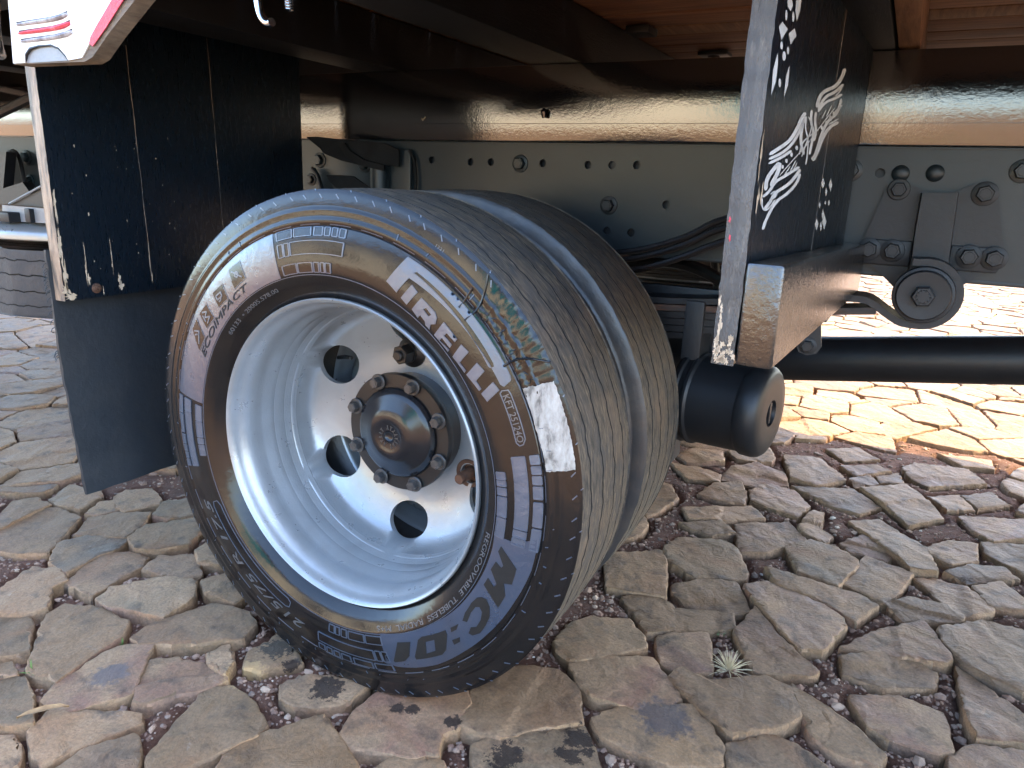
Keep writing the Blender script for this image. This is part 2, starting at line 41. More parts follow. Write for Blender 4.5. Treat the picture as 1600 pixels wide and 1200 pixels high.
MOTIF = [[[0.0134,0.9215],[0.0234,0.9277],[0.0486,0.9258],[0.0286,0.9133]],[[0.0544,0.923],[0.0756,0.9313],[0.0875,0.9266],[0.0674,0.9157]],[[0.0671,0.9542],[0.0894,0.9607],[0.0891,0.9488],[0.0813,0.9385],[0.0702,0.9452]],[[0.0308,0.9487],[0.0469,0.9538],[0.0564,0.9473],[0.0503,0.9413],[0.0376,0.9426]],[[0.0211,0.9014],[0.0113,0.8858],[0.0156,0.8644],[0.0271,0.8774],[0.0268,0.8918]],[[0.0747,0.8984],[0.0656,0.8871],[0.0677,0.8681],[0.0791,0.8807]],[[0.3554,0.7989],[0.3739,0.792],[0.3645,0.7846],[0.3446,0.7915]],[[0.4151,0.7996],[0.4371,0.7909],[0.4306,0.7812],[0.4084,0.7904]],[[0.3885,0.7878],[0.4037,0.7814],[0.3988,0.7744],[0.3854,0.7812]],[[0.3547,0.768],[0.3654,0.7635],[0.3605,0.7591],[0.3516,0.7636]],[[0.4268,0.7707],[0.441,0.766],[0.4336,0.7614],[0.4215,0.7661]],[[0.3891,0.7588],[0.4051,0.7509],[0.399,0.7434],[0.3848,0.7513]],[[0.3511,0.746],[0.3715,0.7381],[0.3628,0.73],[0.3419,0.7389]],[[0.407,0.7509],[0.4344,0.7394],[0.425,0.7286],[0.398,0.7404]],[[0.3874,0.7422],[0.4016,0.7341],[0.3992,0.7265],[0.385,0.7346]],[[0.3998,0.7693],[0.41,0.7662],[0.4034,0.7632],[0.3933,0.7663]],[[0.04,0.936],[0.0407,0.9335],[0.0395,0.9316],[0.0368,0.9311],[0.0337,0.9322],[0.0314,0.9344],[0.0307,0.9369],[0.0319,0.9387],[0.0345,0.9392],[0.0376,0.9382]],[[0.0685,0.94],[0.0693,0.9374],[0.068,0.9355],[0.0652,0.935],[0.0619,0.9361],[0.0594,0.9383],[0.0586,0.9409],[0.0599,0.9428],[0.0627,0.9433],[0.066,0.9423]],[[0.0373,0.91],[0.0375,0.908],[0.0356,0.9064],[0.0324,0.9059],[0.0291,0.9067],[0.027,0.9083],[0.0269,0.9103],[0.0287,0.9118],[0.0319,0.9123],[0.0352,0.9116]],[[0.065,0.91],[0.0654,0.908],[0.0638,0.9064],[0.061,0.906],[0.0579,0.9068],[0.0558,0.9086],[0.0555,0.9106],[0.057,0.9121],[0.0598,0.9126],[0.0629,0.9118]],[[0.0541,0.9034],[0.0542,0.9009],[0.0515,0.899],[0.0471,0.8983],[0.0426,0.8992],[0.0399,0.9013],[0.0398,0.9038],[0.0424,0.9057],[0.0468,0.9064],[0.0513,0.9055]],[[0.0489,0.879],[0.0492,0.8767],[0.0473,0.8751],[0.044,0.8747],[0.0405,0.8757],[0.0381,0.8777],[0.0379,0.88],[0.0397,0.8817],[0.043,0.8821],[0.0465,0.8811]],[[0.108,0.8043],[0.1077,0.8031],[0.1055,0.8023],[0.1023,0.8022],[0.0992,0.8028],[0.0975,0.804],[0.0978,0.8051],[0.0999,0.8059],[0.1032,0.8061],[0.1062,0.8054]],[[0.1236,0.811],[0.1232,0.8096],[0.1204,0.8087],[0.1164,0.8086],[0.1127,0.8092],[0.1106,0.8105],[0.111,0.8118],[0.1137,0.8127],[0.1177,0.8129],[0.1215,0.8122]],[[0.1452,0.8184],[0.1448,0.817],[0.1419,0.816],[0.1377,0.8158],[0.1338,0.8165],[0.1316,0.8177],[0.132,0.8191],[0.1349,0.8201],[0.139,0.8203],[0.143,0.8196]],[[0.1673,0.8265],[0.1669,0.8251],[0.1639,0.8241],[0.1596,0.8238],[0.1555,0.8245],[0.1532,0.8257],[0.1536,0.8271],[0.1566,0.8281],[0.1609,0.8284],[0.165,0.8278]],[[0.3002,0.8576],[0.3001,0.856],[0.297,0.8548],[0.2924,0.8545],[0.2878,0.8551],[0.2852,0.8564],[0.2854,0.858],[0.2883,0.8592],[0.2929,0.8595],[0.2975,0.8589]],[[0.3265,0.8655],[0.3263,0.8639],[0.3232,0.8627],[0.3183,0.8623],[0.3136,0.8629],[0.3108,0.8642],[0.3109,0.8658],[0.314,0.867],[0.3188,0.8674],[0.3236,0.8668]],[[0.3503,0.8737],[0.3501,0.8721],[0.3469,0.8708],[0.3418,0.8704],[0.3369,0.871],[0.334,0.8723],[0.3341,0.8739],[0.3373,0.8752],[0.3424,0.8756],[0.3473,0.875]],[[0.3672,0.8807],[0.3671,0.8794],[0.3644,0.8783],[0.3603,0.878],[0.3562,0.8784],[0.3538,0.8795],[0.3539,0.8808],[0.3565,0.8818],[0.3607,0.8822],[0.3648,0.8818]],[[[0.0384,0.8131],[0.0431,0.8132],[0.0506,0.814],[0.0595,0.8158],[0.0717,0.8182],[0.0834,0.8207],[0.0945,0.823],[0.1049,0.8254],[0.1148,0.8277],[0.1242,0.8303],[0.1328,0.8332],[0.1406,0.8364],[0.1474,0.8398],[0.1535,0.8432],[0.1589,0.8465],[0.1636,0.8498],[0.1676,0.853],[0.1715,0.8557],[0.1755,0.8581],[0.1795,0.86],[0.1837,0.8615],[0.1872,0.8628],[0.1866,0.8638],[0.1846,0.8644]],[[0.0363,0.8136],[0.0374,0.8146],[0.0415,0.8162],[0.0503,0.818],[0.0621,0.8205],[0.0734,0.8228],[0.084,0.8252],[0.0939,0.8274],[0.1029,0.8295],[0.111,0.8318],[0.1185,0.8344],[0.1253,0.8373],[0.1315,0.8404],[0.1372,0.8436],[0.1422,0.8467],[0.1466,0.8498],[0.1503,0.853],[0.1544,0.8559],[0.1587,0.8584],[0.1633,0.8606],[0.1681,0.8624],[0.1714,0.8636],[0.1764,0.8643],[0.1807,0.8646]]],[[[0.0385,0.809],[0.0427,0.809],[0.05,0.8095],[0.0595,0.8109],[0.0727,0.8129],[0.0852,0.8149],[0.097,0.8171],[0.1078,0.8194],[0.1177,0.8218],[0.1272,0.8245],[0.1363,0.8275],[0.145,0.8308],[0.1532,0.8344],[0.1607,0.838],[0.1675,0.8418],[0.1734,0.8457],[0.1786,0.8496],[0.1831,0.8529],[0.187,0.8555],[0.1903,0.8575],[0.1931,0.8589],[0.1952,0.86],[0.1942,0.8607],[0.1921,0.8611]],[[0.0371,0.8095],[0.0391,0.8103],[0.0442,0.8116],[0.0536,0.813],[0.0662,0.8149],[0.078,0.8169],[0.0888,0.8189],[0.0988,0.8211],[0.1078,0.8233],[0.1164,0.8258],[0.1248,0.8286],[0.1328,0.8317],[0.1405,0.8351],[0.1475,0.8386],[0.1539,0.8421],[0.1595,0.8458],[0.1644,0.8497],[0.1689,0.8529],[0.1728,0.8556],[0.1763,0.8577],[0.1792,0.8592],[0.1813,0.8602],[0.1852,0.8609],[0.1887,0.8612]]],[[[0.0399,0.8049],[0.0442,0.8049],[0.0517,0.8055],[0.0614,0.8069],[0.0747,0.8089],[0.0877,0.811],[0.1002,0.8131],[0.1121,0.8154],[0.1233,0.8176],[0.1317,0.8194],[0.1358,0.8209],[0.1368,0.8218]],[[0.0385,0.8054],[0.0404,0.8062],[0.0456,0.8076],[0.0552,0.809],[0.0681,0.811],[0.0805,0.813],[0.0924,0.8151],[0.1036,0.8172],[0.1144,0.8195],[0.1226,0.8212],[0.1299,0.822],[0.1346,0.8223]]],[[[0.042,0.7799],[0.0451,0.7805],[0.0478,0.7818],[0.0475,0.7838],[0.0472,0.7864],[0.0482,0.7887],[0.0504,0.7909],[0.0539,0.7931],[0.0588,0.7952],[0.0644,0.7975],[0.0706,0.7998],[0.0774,0.8021],[0.0844,0.8044],[0.0869,0.805],[0.0791,0.8055],[0.0792,0.8049],[0.0783,0.8024],[0.0761,0.7996],[0.0725,0.7967],[0.0674,0.7935],[0.0609,0.7902],[0.056,0.7877],[0.0554,0.7858],[0.0567,0.7846]],[[0.0383,0.78],[0.0352,0.7807],[0.0323,0.782],[0.0321,0.784],[0.0318,0.7867],[0.0329,0.7894],[0.0354,0.792],[0.0395,0.7945],[0.0448,0.7969],[0.0505,0.7992],[0.0567,0.8016],[0.0635,0.804],[0.0712,0.8065],[0.0794,0.8082],[0.0939,0.8075],[0.0963,0.8051],[0.0953,0.802],[0.0928,0.7989],[0.0886,0.7956],[0.083,0.7921],[0.0761,0.7887],[0.071,0.7861],[0.0649,0.7847],[0.0603,0.7842]]],[[[0.0327,0.7733],[0.0359,0.7733],[0.0404,0.7736],[0.0451,0.7746],[0.0516,0.776],[0.058,0.7777],[0.0641,0.7797],[0.0699,0.7821],[0.0751,0.7846],[0.0804,0.7866],[0.0859,0.7882],[0.0916,0.7894],[0.0979,0.7903],[0.1055,0.7915],[0.114,0.7928],[0.1234,0.7943],[0.1336,0.796],[0.1441,0.7977],[0.1547,0.7995],[0.1656,0.8013],[0.1767,0.8031],[0.1852,0.8045],[0.1891,0.8058],[0.19,0.8068]],[[0.0308,0.7738],[0.0307,0.7745],[0.0322,0.7755],[0.0368,0.7765],[0.0428,0.7779],[0.0484,0.7794],[0.0539,0.7812],[0.0591,0.7834],[0.0643,0.7859],[0.07,0.7881],[0.0763,0.79],[0.0833,0.7915],[0.0904,0.7926],[0.0977,0.7937],[0.1059,0.795],[0.1149,0.7965],[0.1249,0.7982],[0.1352,0.7999],[0.1456,0.8016],[0.1563,0.8034],[0.1672,0.8053],[0.1755,0.8067],[0.1829,0.8072],[0.1877,0.8073]]],[[[0.0443,0.7609],[0.048,0.761],[0.0531,0.7616],[0.0576,0.7631],[0.0638,0.7652],[0.0695,0.7673],[0.0746,0.7695],[0.0791,0.7718],[0.0827,0.7739],[0.0885,0.7759],[0.0969,0.7779],[0.1083,0.7799],[0.1233,0.782],[0.1375,0.7844],[0.1502,0.7868],[0.1613,0.7894],[0.1705,0.7921],[0.1786,0.7946],[0.1857,0.7969],[0.1917,0.7991],[0.1965,0.8011],[0.2001,0.8026],[0.1996,0.8039],[0.1975,0.8046]],[[0.0417,0.7613],[0.041,0.7622],[0.0419,0.7636],[0.0463,0.7651],[0.0522,0.767],[0.0575,0.769],[0.0622,0.7711],[0.0663,0.7732],[0.0702,0.7755],[0.077,0.7779],[0.0865,0.7802],[0.0989,0.7824],[0.1137,0.7846],[0.1268,0.7868],[0.1383,0.7891],[0.1482,0.7915],[0.1566,0.7939],[0.1642,0.7963],[0.1707,0.7985],[0.1762,0.8006],[0.1807,0.8025],[0.1842,0.8039],[0.1894,0.8047],[0.1937,0.8049]]],[[[0.051,0.7418],[0.0537,0.7421],[0.0567,0.743],[0.0579,0.7446],[0.0596,0.7467],[0.0628,0.7494],[0.0676,0.7527],[0.0742,0.7567],[0.0824,0.7613],[0.0919,0.7652],[0.1028,0.7685],[0.1151,0.7712],[0.1295,0.7733],[0.1436,0.7758],[0.1566,0.7785],[0.1685,0.7813],[0.1791,0.7844],[0.1879,0.7874],[0.1949,0.7903],[0.1999,0.7932],[0.2028,0.7958],[0.2048,0.7977],[0.2034,0.7991],[0.201,0.7999]],[[0.0482,0.7421],[0.0463,0.7429],[0.0451,0.7441],[0.0463,0.7458],[0.048,0.7479],[0.0513,0.7507],[0.0562,0.7541],[0.0627,0.7581],[0.071,0.7628],[0.0809,0.7669],[0.0924,0.7704],[0.1057,0.7734],[0.1203,0.7756],[0.1334,0.778],[0.1455,0.7805],[0.1565,0.7832],[0.1662,0.7861],[0.1743,0.7889],[0.1805,0.7915],[0.1849,0.794],[0.1874,0.7964],[0.1895,0.7983],[0.1935,0.7995],[0.1973,0.8]]],[[[0.0307,0.7725],[0.0298,0.7721],[0.0291,0.7712],[0.0295,0.7698],[0.03,0.7679],[0.0312,0.7661],[0.033,0.7645],[0.0355,0.7631],[0.0388,0.7617],[0.0432,0.7607],[0.0486,0.7603],[0.0543,0.7604],[0.0601,0.7611],[0.0657,0.7621],[0.0712,0.7636],[0.0768,0.7654],[0.0824,0.7676],[0.0866,0.7693],[0.0884,0.7705],[0.0887,0.7713]],[[0.032,0.7725],[0.0333,0.772],[0.0345,0.7711],[0.0349,0.7697],[0.0355,0.7678],[0.0366,0.7662],[0.0382,0.7647],[0.0404,0.7635],[0.043,0.7624],[0.0456,0.7618],[0.0482,0.7616],[0.0517,0.7617],[0.0563,0.7622],[0.0612,0.7632],[0.0663,0.7645],[0.0715,0.7662],[0.0769,0.7684],[0.0811,0.7701],[0.0848,0.771],[0.0873,0.7714]]],[[[0.0636,0.7761],[0.0655,0.7762],[0.0686,0.7765],[0.0722,0.7773],[0.0769,0.7783],[0.0805,0.7787],[0.0828,0.7787],[0.0848,0.7783],[0.0871,0.7774],[0.0878,0.7765],[0.0871,0.7755],[0.0847,0.7745],[0.0804,0.7734],[0.076,0.7724],[0.0717,0.7715],[0.0673,0.7706],[0.0629,0.7698],[0.0596,0.7692],[0.058,0.7686],[0.0576,0.7682]],[[0.0627,0.7763],[0.0632,0.7767],[0.065,0.7774],[0.0686,0.7781],[0.0737,0.7792],[0.0788,0.7798],[0.0842,0.7797],[0.0888,0.779],[0.0919,0.7777],[0.093,0.7764],[0.092,0.775],[0.0891,0.7738],[0.0844,0.7726],[0.0799,0.7716],[0.0754,0.7706],[0.0708,0.7697],[0.0663,0.7689],[0.063,0.7683],[0.0602,0.768],[0.0584,0.768]]],[[[0.3963,0.9393],[0.3901,0.9379],[0.3834,0.9357],[0.3804,0.9329],[0.3766,0.9292],[0.3716,0.9257],[0.3653,0.9223],[0.3577,0.9189],[0.349,0.9156],[0.3393,0.9126],[0.3284,0.9098],[0.3165,0.9073],[0.3024,0.9047],[0.2887,0.902],[0.2765,0.8994],[0.2657,0.8968],[0.2559,0.894],[0.2478,0.8909],[0.2418,0.8877],[0.2375,0.8841],[0.235,0.8804],[0.2332,0.8777],[0.2356,0.8761],[0.2391,0.8754]],[[0.4028,0.9399],[0.4071,0.9394],[0.41,0.9379],[0.4069,0.935],[0.4028,0.9311],[0.397,0.9272],[0.3896,0.9232],[0.3808,0.9193],[0.3704,0.9154],[0.3581,0.9117],[0.3444,0.9083],[0.3292,0.9051],[0.314,0.9024],[0.3015,0.9],[0.2906,0.8977],[0.2811,0.8954],[0.2733,0.8933],[0.2671,0.891],[0.2621,0.8882],[0.2583,0.8851],[0.2558,0.8815],[0.2539,0.8788],[0.2489,0.8768],[0.2441,0.8756]]],[[[0.4052,0.9212],[0.3981,0.9201],[0.3878,0.9181],[0.3773,0.9149],[0.3637,0.9109],[0.3498,0.9072],[0.3354,0.9038],[0.3204,0.9007],[0.3036,0.8976],[0.2881,0.8939],[0.2752,0.8898],[0.2645,0.8854],[0.256,0.8807],[0.2499,0.8773],[0.2487,0.8751],[0.2498,0.874]],[[0.4094,0.9211],[0.4093,0.9199],[0.4051,0.9177],[0.3943,0.9145],[0.3798,0.9102],[0.3642,0.9061],[0.3479,0.9024],[0.3309,0.8989],[0.3148,0.896],[0.3018,0.893],[0.2904,0.8895],[0.2807,0.8855],[0.2724,0.8809],[0.2661,0.8775],[0.259,0.8752],[0.2537,0.874]]],[[[0.407,0.9087],[0.4012,0.9083],[0.3925,0.9071],[0.383,0.905],[0.3708,0.9023],[0.3575,0.8996],[0.3432,0.897],[0.3278,0.8943],[0.3106,0.8915],[0.2948,0.8882],[0.2811,0.8848],[0.2694,0.8811],[0.2597,0.8773],[0.2527,0.8745],[0.2504,0.8726],[0.2507,0.8716]],[[0.41,0.9085],[0.4093,0.9075],[0.405,0.9059],[0.3952,0.9038],[0.3822,0.901],[0.3678,0.8981],[0.3523,0.8953],[0.3358,0.8924],[0.3193,0.8898],[0.3055,0.887],[0.2933,0.884],[0.2826,0.8807],[0.2732,0.877],[0.266,0.8742],[0.2589,0.8724],[0.2539,0.8715]]],[[[0.398,0.9173],[0.395,0.9167],[0.3913,0.9155],[0.3886,0.9139],[0.385,0.9118],[0.3807,0.9097],[0.3754,0.9076],[0.3693,0.9055],[0.3622,0.9034],[0.3569,0.9018],[0.3548,0.9007],[0.3546,0.9001]],[[0.4004,0.9174],[0.4016,0.917],[0.4016,0.916],[0.3988,0.9143],[0.3951,0.9121],[0.3903,0.9099],[0.3845,0.9076],[0.3778,0.9054],[0.3704,0.9031],[0.365,0.9015],[0.3599,0.9005],[0.3565,0.9]]],[[[0.404,0.9026],[0.3989,0.901],[0.3935,0.8983],[0.3914,0.8947],[0.3887,0.89],[0.3824,0.8856],[0.3727,0.8815],[0.3597,0.8776],[0.3425,0.8738],[0.3272,0.8695],[0.3147,0.8652],[0.3048,0.8606],[0.2976,0.856],[0.2911,0.851],[0.2853,0.8457],[0.2802,0.8399],[0.2757,0.8338],[0.271,0.8288],[0.2662,0.825],[0.2615,0.8225],[0.2567,0.821],[0.2528,0.8198],[0.2528,0.8187],[0.2544,0.818]],[[0.4093,0.9029],[0.413,0.902],[0.4156,0.8998],[0.4134,0.8961],[0.4104,0.891],[0.403,0.886],[0.3914,0.8811],[0.3759,0.8765],[0.3579,0.8726],[0.3438,0.8687],[0.3322,0.8647],[0.3229,0.8605],[0.3159,0.8561],[0.3095,0.8512],[0.3036,0.8459],[0.2984,0.8401],[0.2938,0.8338],[0.2889,0.8287],[0.2836,0.8246],[0.2779,0.8215],[0.2719,0.8197],[0.2678,0.8184],[0.2624,0.8178],[0.258,0.8177]]],[[[0.4094,0.8734],[0.4019,0.8731],[0.3904,0.872],[0.3774,0.8697],[0.3597,0.8666],[0.3438,0.8631],[0.3302,0.8594],[0.3187,0.8555],[0.3095,0.8514],[0.3014,0.8472],[0.2944,0.843],[0.2884,0.8386],[0.2834,0.8342],[0.2785,0.8303],[0.2735,0.8269],[0.2684,0.8238],[0.2632,0.8211],[0.2592,0.8191],[0.2599,0.8176],[0.2624,0.8167]],[[0.4131,0.8729],[0.4116,0.8716],[0.4052,0.8697],[0.3918,0.8674],[0.3752,0.8646],[0.3612,0.8616],[0.3491,0.8584],[0.3387,0.8548],[0.3298,0.8509],[0.3219,0.8469],[0.315,0.8428],[0.309,0.8385],[0.3039,0.8341],[0.2987,0.83],[0.2933,0.8264],[0.2878,0.8231],[0.2822,0.8203],[0.2782,0.8182],[0.272,0.817],[0.2669,0.8165]]],[[[0.4064,0.8772],[0.4004,0.8766],[0.3899,0.875],[0.3764,0.8725],[0.3588,0.8693],[0.3459,0.8669],[0.3386,0.8652],[0.3356,0.8642]],[[0.408,0.877],[0.4047,0.876],[0.3967,0.8741],[0.383,0.8716],[0.3652,0.8683],[0.3522,0.866],[0.3425,0.8646],[0.3371,0.864]]],[[[0.4211,0.8958],[0.4162,0.8952],[0.4083,0.8937],[0.3987,0.8915],[0.386,0.8884],[0.3748,0.8852],[0.3656,0.8819],[0.3582,0.8784],[0.3525,0.8747],[0.3483,0.8721],[0.3473,0.8703],[0.3478,0.8695]],[[0.4231,0.8957],[0.4214,0.8948],[0.4164,0.8932],[0.4067,0.8909],[0.3942,0.888],[0.3838,0.885],[0.375,0.8818],[0.3679,0.8785],[0.3623,0.8749],[0.358,0.8722],[0.3535,0.8704],[0.3501,0.8695]]],[[[0.0929,0.7948],[0.0969,0.7958],[0.1042,0.7979],[0.1144,0.8011],[0.1283,0.8055],[0.1432,0.8102],[0.1592,0.8151],[0.1765,0.8202],[0.195,0.8257],[0.2133,0.8314],[0.2312,0.8375],[0.2488,0.8438],[0.2658,0.8504],[0.2833,0.857],[0.3015,0.8636],[0.3205,0.8703],[0.3401,0.8771],[0.3553,0.8823],[0.3645,0.8858],[0.3685,0.8876]],[[0.0921,0.795],[0.0947,0.7961],[0.1007,0.7983],[0.1108,0.8016],[0.1246,0.806],[0.1394,0.8107],[0.1553,0.8156],[0.1724,0.8207],[0.1908,0.8261],[0.2089,0.8318],[0.2266,0.8378],[0.2438,0.844],[0.2606,0.8506],[0.2781,0.8572],[0.2962,0.8638],[0.315,0.8705],[0.3345,0.8772],[0.3495,0.8824],[0.3608,0.8859],[0.3671,0.8877]]],[[[0.1055,0.7918],[0.1084,0.7926],[0.1134,0.7943],[0.1199,0.797],[0.1288,0.8007],[0.1355,0.8035],[0.1393,0.8055],[0.1407,0.8065]],[[0.1046,0.7919],[0.1059,0.7928],[0.1095,0.7947],[0.116,0.7974],[0.1248,0.8011],[0.1314,0.8039],[0.1367,0.8057],[0.1398,0.8066]]],[[[0.1355,0.797],[0.1382,0.798],[0.1427,0.7999],[0.1484,0.8029],[0.1561,0.807],[0.1619,0.8101],[0.165,0.8123],[0.166,0.8133]],[[0.1344,0.7971],[0.1355,0.7982],[0.1384,0.8002],[0.144,0.8033],[0.1516,0.8073],[0.1574,0.8104],[0.1621,0.8124],[0.1649,0.8134]]],[[[0.1562,0.8011],[0.1582,0.8017],[0.1612,0.8029],[0.1644,0.8048],[0.1688,0.8073],[0.1721,0.8092],[0.1735,0.8106],[0.1737,0.8113]],[[0.1551,0.8012],[0.1553,0.8019],[0.1567,0.8032],[0.1599,0.8051],[0.1642,0.8076],[0.1675,0.8095],[0.1705,0.8107],[0.1726,0.8113]]],[[[0.2848,0.8667],[0.2873,0.8675],[0.291,0.869],[0.295,0.8713],[0.3004,0.8744],[0.3045,0.8768],[0.3062,0.8783],[0.3063,0.8791]],[[0.2835,0.8667],[0.2837,0.8675],[0.2853,0.869],[0.2893,0.8713],[0.2946,0.8744],[0.2987,0.8767],[0.3024,0.8783],[0.3049,0.8791]]],[[[0.313,0.8718],[0.3159,0.8728],[0.3205,0.8747],[0.3258,0.8777],[0.3328,0.8817],[0.3382,0.8847],[0.3407,0.8867],[0.3412,0.8877]],[[0.3116,0.8718],[0.3121,0.8727],[0.3145,0.8747],[0.3197,0.8776],[0.3267,0.8816],[0.332,0.8846],[0.3367,0.8867],[0.3397,0.8877]]],[[[0.1756,0.8576],[0.1724,0.8566],[0.1692,0.8547],[0.1683,0.852],[0.1672,0.8484],[0.1667,0.845],[0.1668,0.8417],[0.1676,0.8386],[0.1691,0.8357],[0.1718,0.8328],[0.1758,0.83],[0.1811,0.8272],[0.1876,0.8245],[0.1925,0.8225],[0.1984,0.8214],[0.2029,0.821]],[[0.1792,0.8578],[0.1819,0.857],[0.184,0.8553],[0.1831,0.8526],[0.1819,0.849],[0.1814,0.8456],[0.1816,0.8424],[0.1824,0.8394],[0.1838,0.8367],[0.1864,0.8339],[0.1902,0.8313],[0.1953,0.8287],[0.2019,0.826],[0.2069,0.824],[0.2077,0.8223],[0.2064,0.8213]]],[[[0.1895,0.8611],[0.188,0.8603],[0.1866,0.8587],[0.1866,0.8565],[0.1865,0.8535],[0.1882,0.8506],[0.1917,0.8478],[0.1969,0.8451],[0.2038,0.8426],[0.2095,0.8396],[0.2139,0.8359],[0.2172,0.8317],[0.2192,0.8269],[0.2205,0.8227],[0.2211,0.8191],[0.2211,0.8162],[0.2204,0.814],[0.2199,0.8124],[0.221,0.8113],[0.2224,0.8107]],[[0.1913,0.8612],[0.1928,0.8606],[0.1941,0.8592],[0.1941,0.8569],[0.194,0.854],[0.1957,0.8512],[0.199,0.8486],[0.2041,0.846],[0.2111,0.8434],[0.2171,0.8402],[0.2218,0.8364],[0.2252,0.8321],[0.2272,0.8272],[0.2286,0.8229],[0.2293,0.8193],[0.2293,0.8163],[0.2285,0.8141],[0.228,0.8124],[0.2262,0.8113],[0.2243,0.8107]]],[[[0.2126,0.8704],[0.21,0.8694],[0.2078,0.8678],[0.2083,0.8656],[0.2089,0.8625],[0.2112,0.8596],[0.2152,0.8568],[0.221,0.8541],[0.2282,0.8516],[0.2332,0.849],[0.2363,0.8462],[0.2373,0.8433],[0.2363,0.8402],[0.2353,0.837],[0.2342,0.8338],[0.2332,0.8306],[0.2322,0.8274],[0.2314,0.825],[0.2335,0.8234],[0.2362,0.8227]],[[0.2159,0.8706],[0.2189,0.8701],[0.2217,0.8688],[0.2222,0.8666],[0.2228,0.8636],[0.225,0.8609],[0.2288,0.8583],[0.2343,0.8557],[0.2418,0.8532],[0.2475,0.8503],[0.251,0.8472],[0.2522,0.844],[0.2511,0.8406],[0.2501,0.8374],[0.249,0.8341],[0.248,0.8309],[0.2469,0.8276],[0.2461,0.8252],[0.2429,0.8236],[0.2397,0.8227]]],[[[0.2409,0.8706],[0.2379,0.8698],[0.235,0.8684],[0.2347,0.8665],[0.2342,0.8639],[0.235,0.8614],[0.2372,0.859],[0.2407,0.8566],[0.2453,0.8545],[0.2483,0.8522],[0.2499,0.8496],[0.25,0.8468],[0.2487,0.8436],[0.2476,0.8411],[0.2496,0.8396],[0.2523,0.8388]],[[0.2444,0.8708],[0.2473,0.8703],[0.2497,0.8692],[0.2493,0.8673],[0.2488,0.8648],[0.2496,0.8625],[0.2516,0.8603],[0.2549,0.8582],[0.2598,0.856],[0.2632,0.8534],[0.2651,0.8505],[0.2652,0.8473],[0.2638,0.844],[0.2627,0.8415],[0.2593,0.8398],[0.2559,0.8389]]],[[[0.1804,0.82],[0.1822,0.8208],[0.184,0.8223],[0.1847,0.8246],[0.1857,0.8276],[0.1884,0.8304],[0.1927,0.8329],[0.1988,0.8353],[0.2068,0.8376],[0.2152,0.8398],[0.2238,0.8418],[0.2327,0.8438],[0.2418,0.8457],[0.2489,0.8471],[0.2526,0.8482],[0.2539,0.8489]],[[0.1786,0.82],[0.1774,0.8207],[0.1766,0.8222],[0.1773,0.8245],[0.1783,0.8276],[0.1811,0.8305],[0.1858,0.8333],[0.1923,0.8359],[0.2007,0.8382],[0.2093,0.8405],[0.218,0.8426],[0.2271,0.8446],[0.2363,0.8465],[0.2433,0.848],[0.249,0.8488],[0.2525,0.8491]]],[[[0.1998,0.8619],[0.2007,0.8613],[0.2038,0.8603],[0.2099,0.859],[0.2179,0.8573],[0.2224,0.8548],[0.2234,0.8513],[0.2209,0.8469],[0.2147,0.8416],[0.2092,0.8366],[0.2042,0.832],[0.1999,0.8278],[0.1961,0.824],[0.1933,0.8211],[0.1926,0.8192],[0.1929,0.8182]],[[0.201,0.8622],[0.2041,0.8619],[0.2091,0.8613],[0.2153,0.86],[0.2239,0.8582],[0.229,0.8553],[0.2302,0.8516],[0.2275,0.847],[0.2212,0.8416],[0.2156,0.8366],[0.2106,0.832],[0.2062,0.8278],[0.2024,0.8239],[0.1996,0.821],[0.1966,0.8191],[0.1944,0.8182]]]]
RAIL_BOLTS = [[-0.584, 0.81], [-0.449, 0.803], [-0.351, 0.794], [-0.044, 0.814], [0.155, 0.74], [0.581, 0.817], [0.82, 0.822]]
RAIL_HOLES = [[-0.312, 0.816], [-0.263, 0.817], [-0.164, 0.815], [-0.114, 0.816], [0.007, 0.816], [0.106, 0.815], [0.156, 0.816], [0.206, 0.817], [0.27, 0.747], [0.155, 0.691], [0.205, 0.691], [0.625, 0.814], [0.561, 0.742]]
RAIL_RIVETS = [[0.655, 0.814], [0.704, 0.816]]
HANGER = [[0.616, 0.689], [0.618, 0.711], [0.637, 0.784], [0.644, 0.801], [0.655, 0.805], [0.666, 0.801], [0.689, 0.79], [0.715, 0.786], [0.74, 0.79], [0.759, 0.801], [0.773, 0.805], [0.786, 0.802], [0.793, 0.79], [0.812, 0.719], [0.819, 0.702], [0.817, 0.683], [0.77, 0.644], [0.74, 0.614], [0.71, 0.611], [0.676, 0.631], [0.653, 0.651], [0.626, 0.673]]
HANGER_BOLTS = [[0.657, 0.789], [0.776, 0.787], [0.628, 0.692], [0.663, 0.692], [0.771, 0.691], [0.805, 0.691]]
HANGER_RIB = [[0.688, 0.785], [0.742, 0.787], [0.747, 0.689], [0.753, 0.642], [0.687, 0.636], [0.69, 0.684], [0.688, 0.731]]
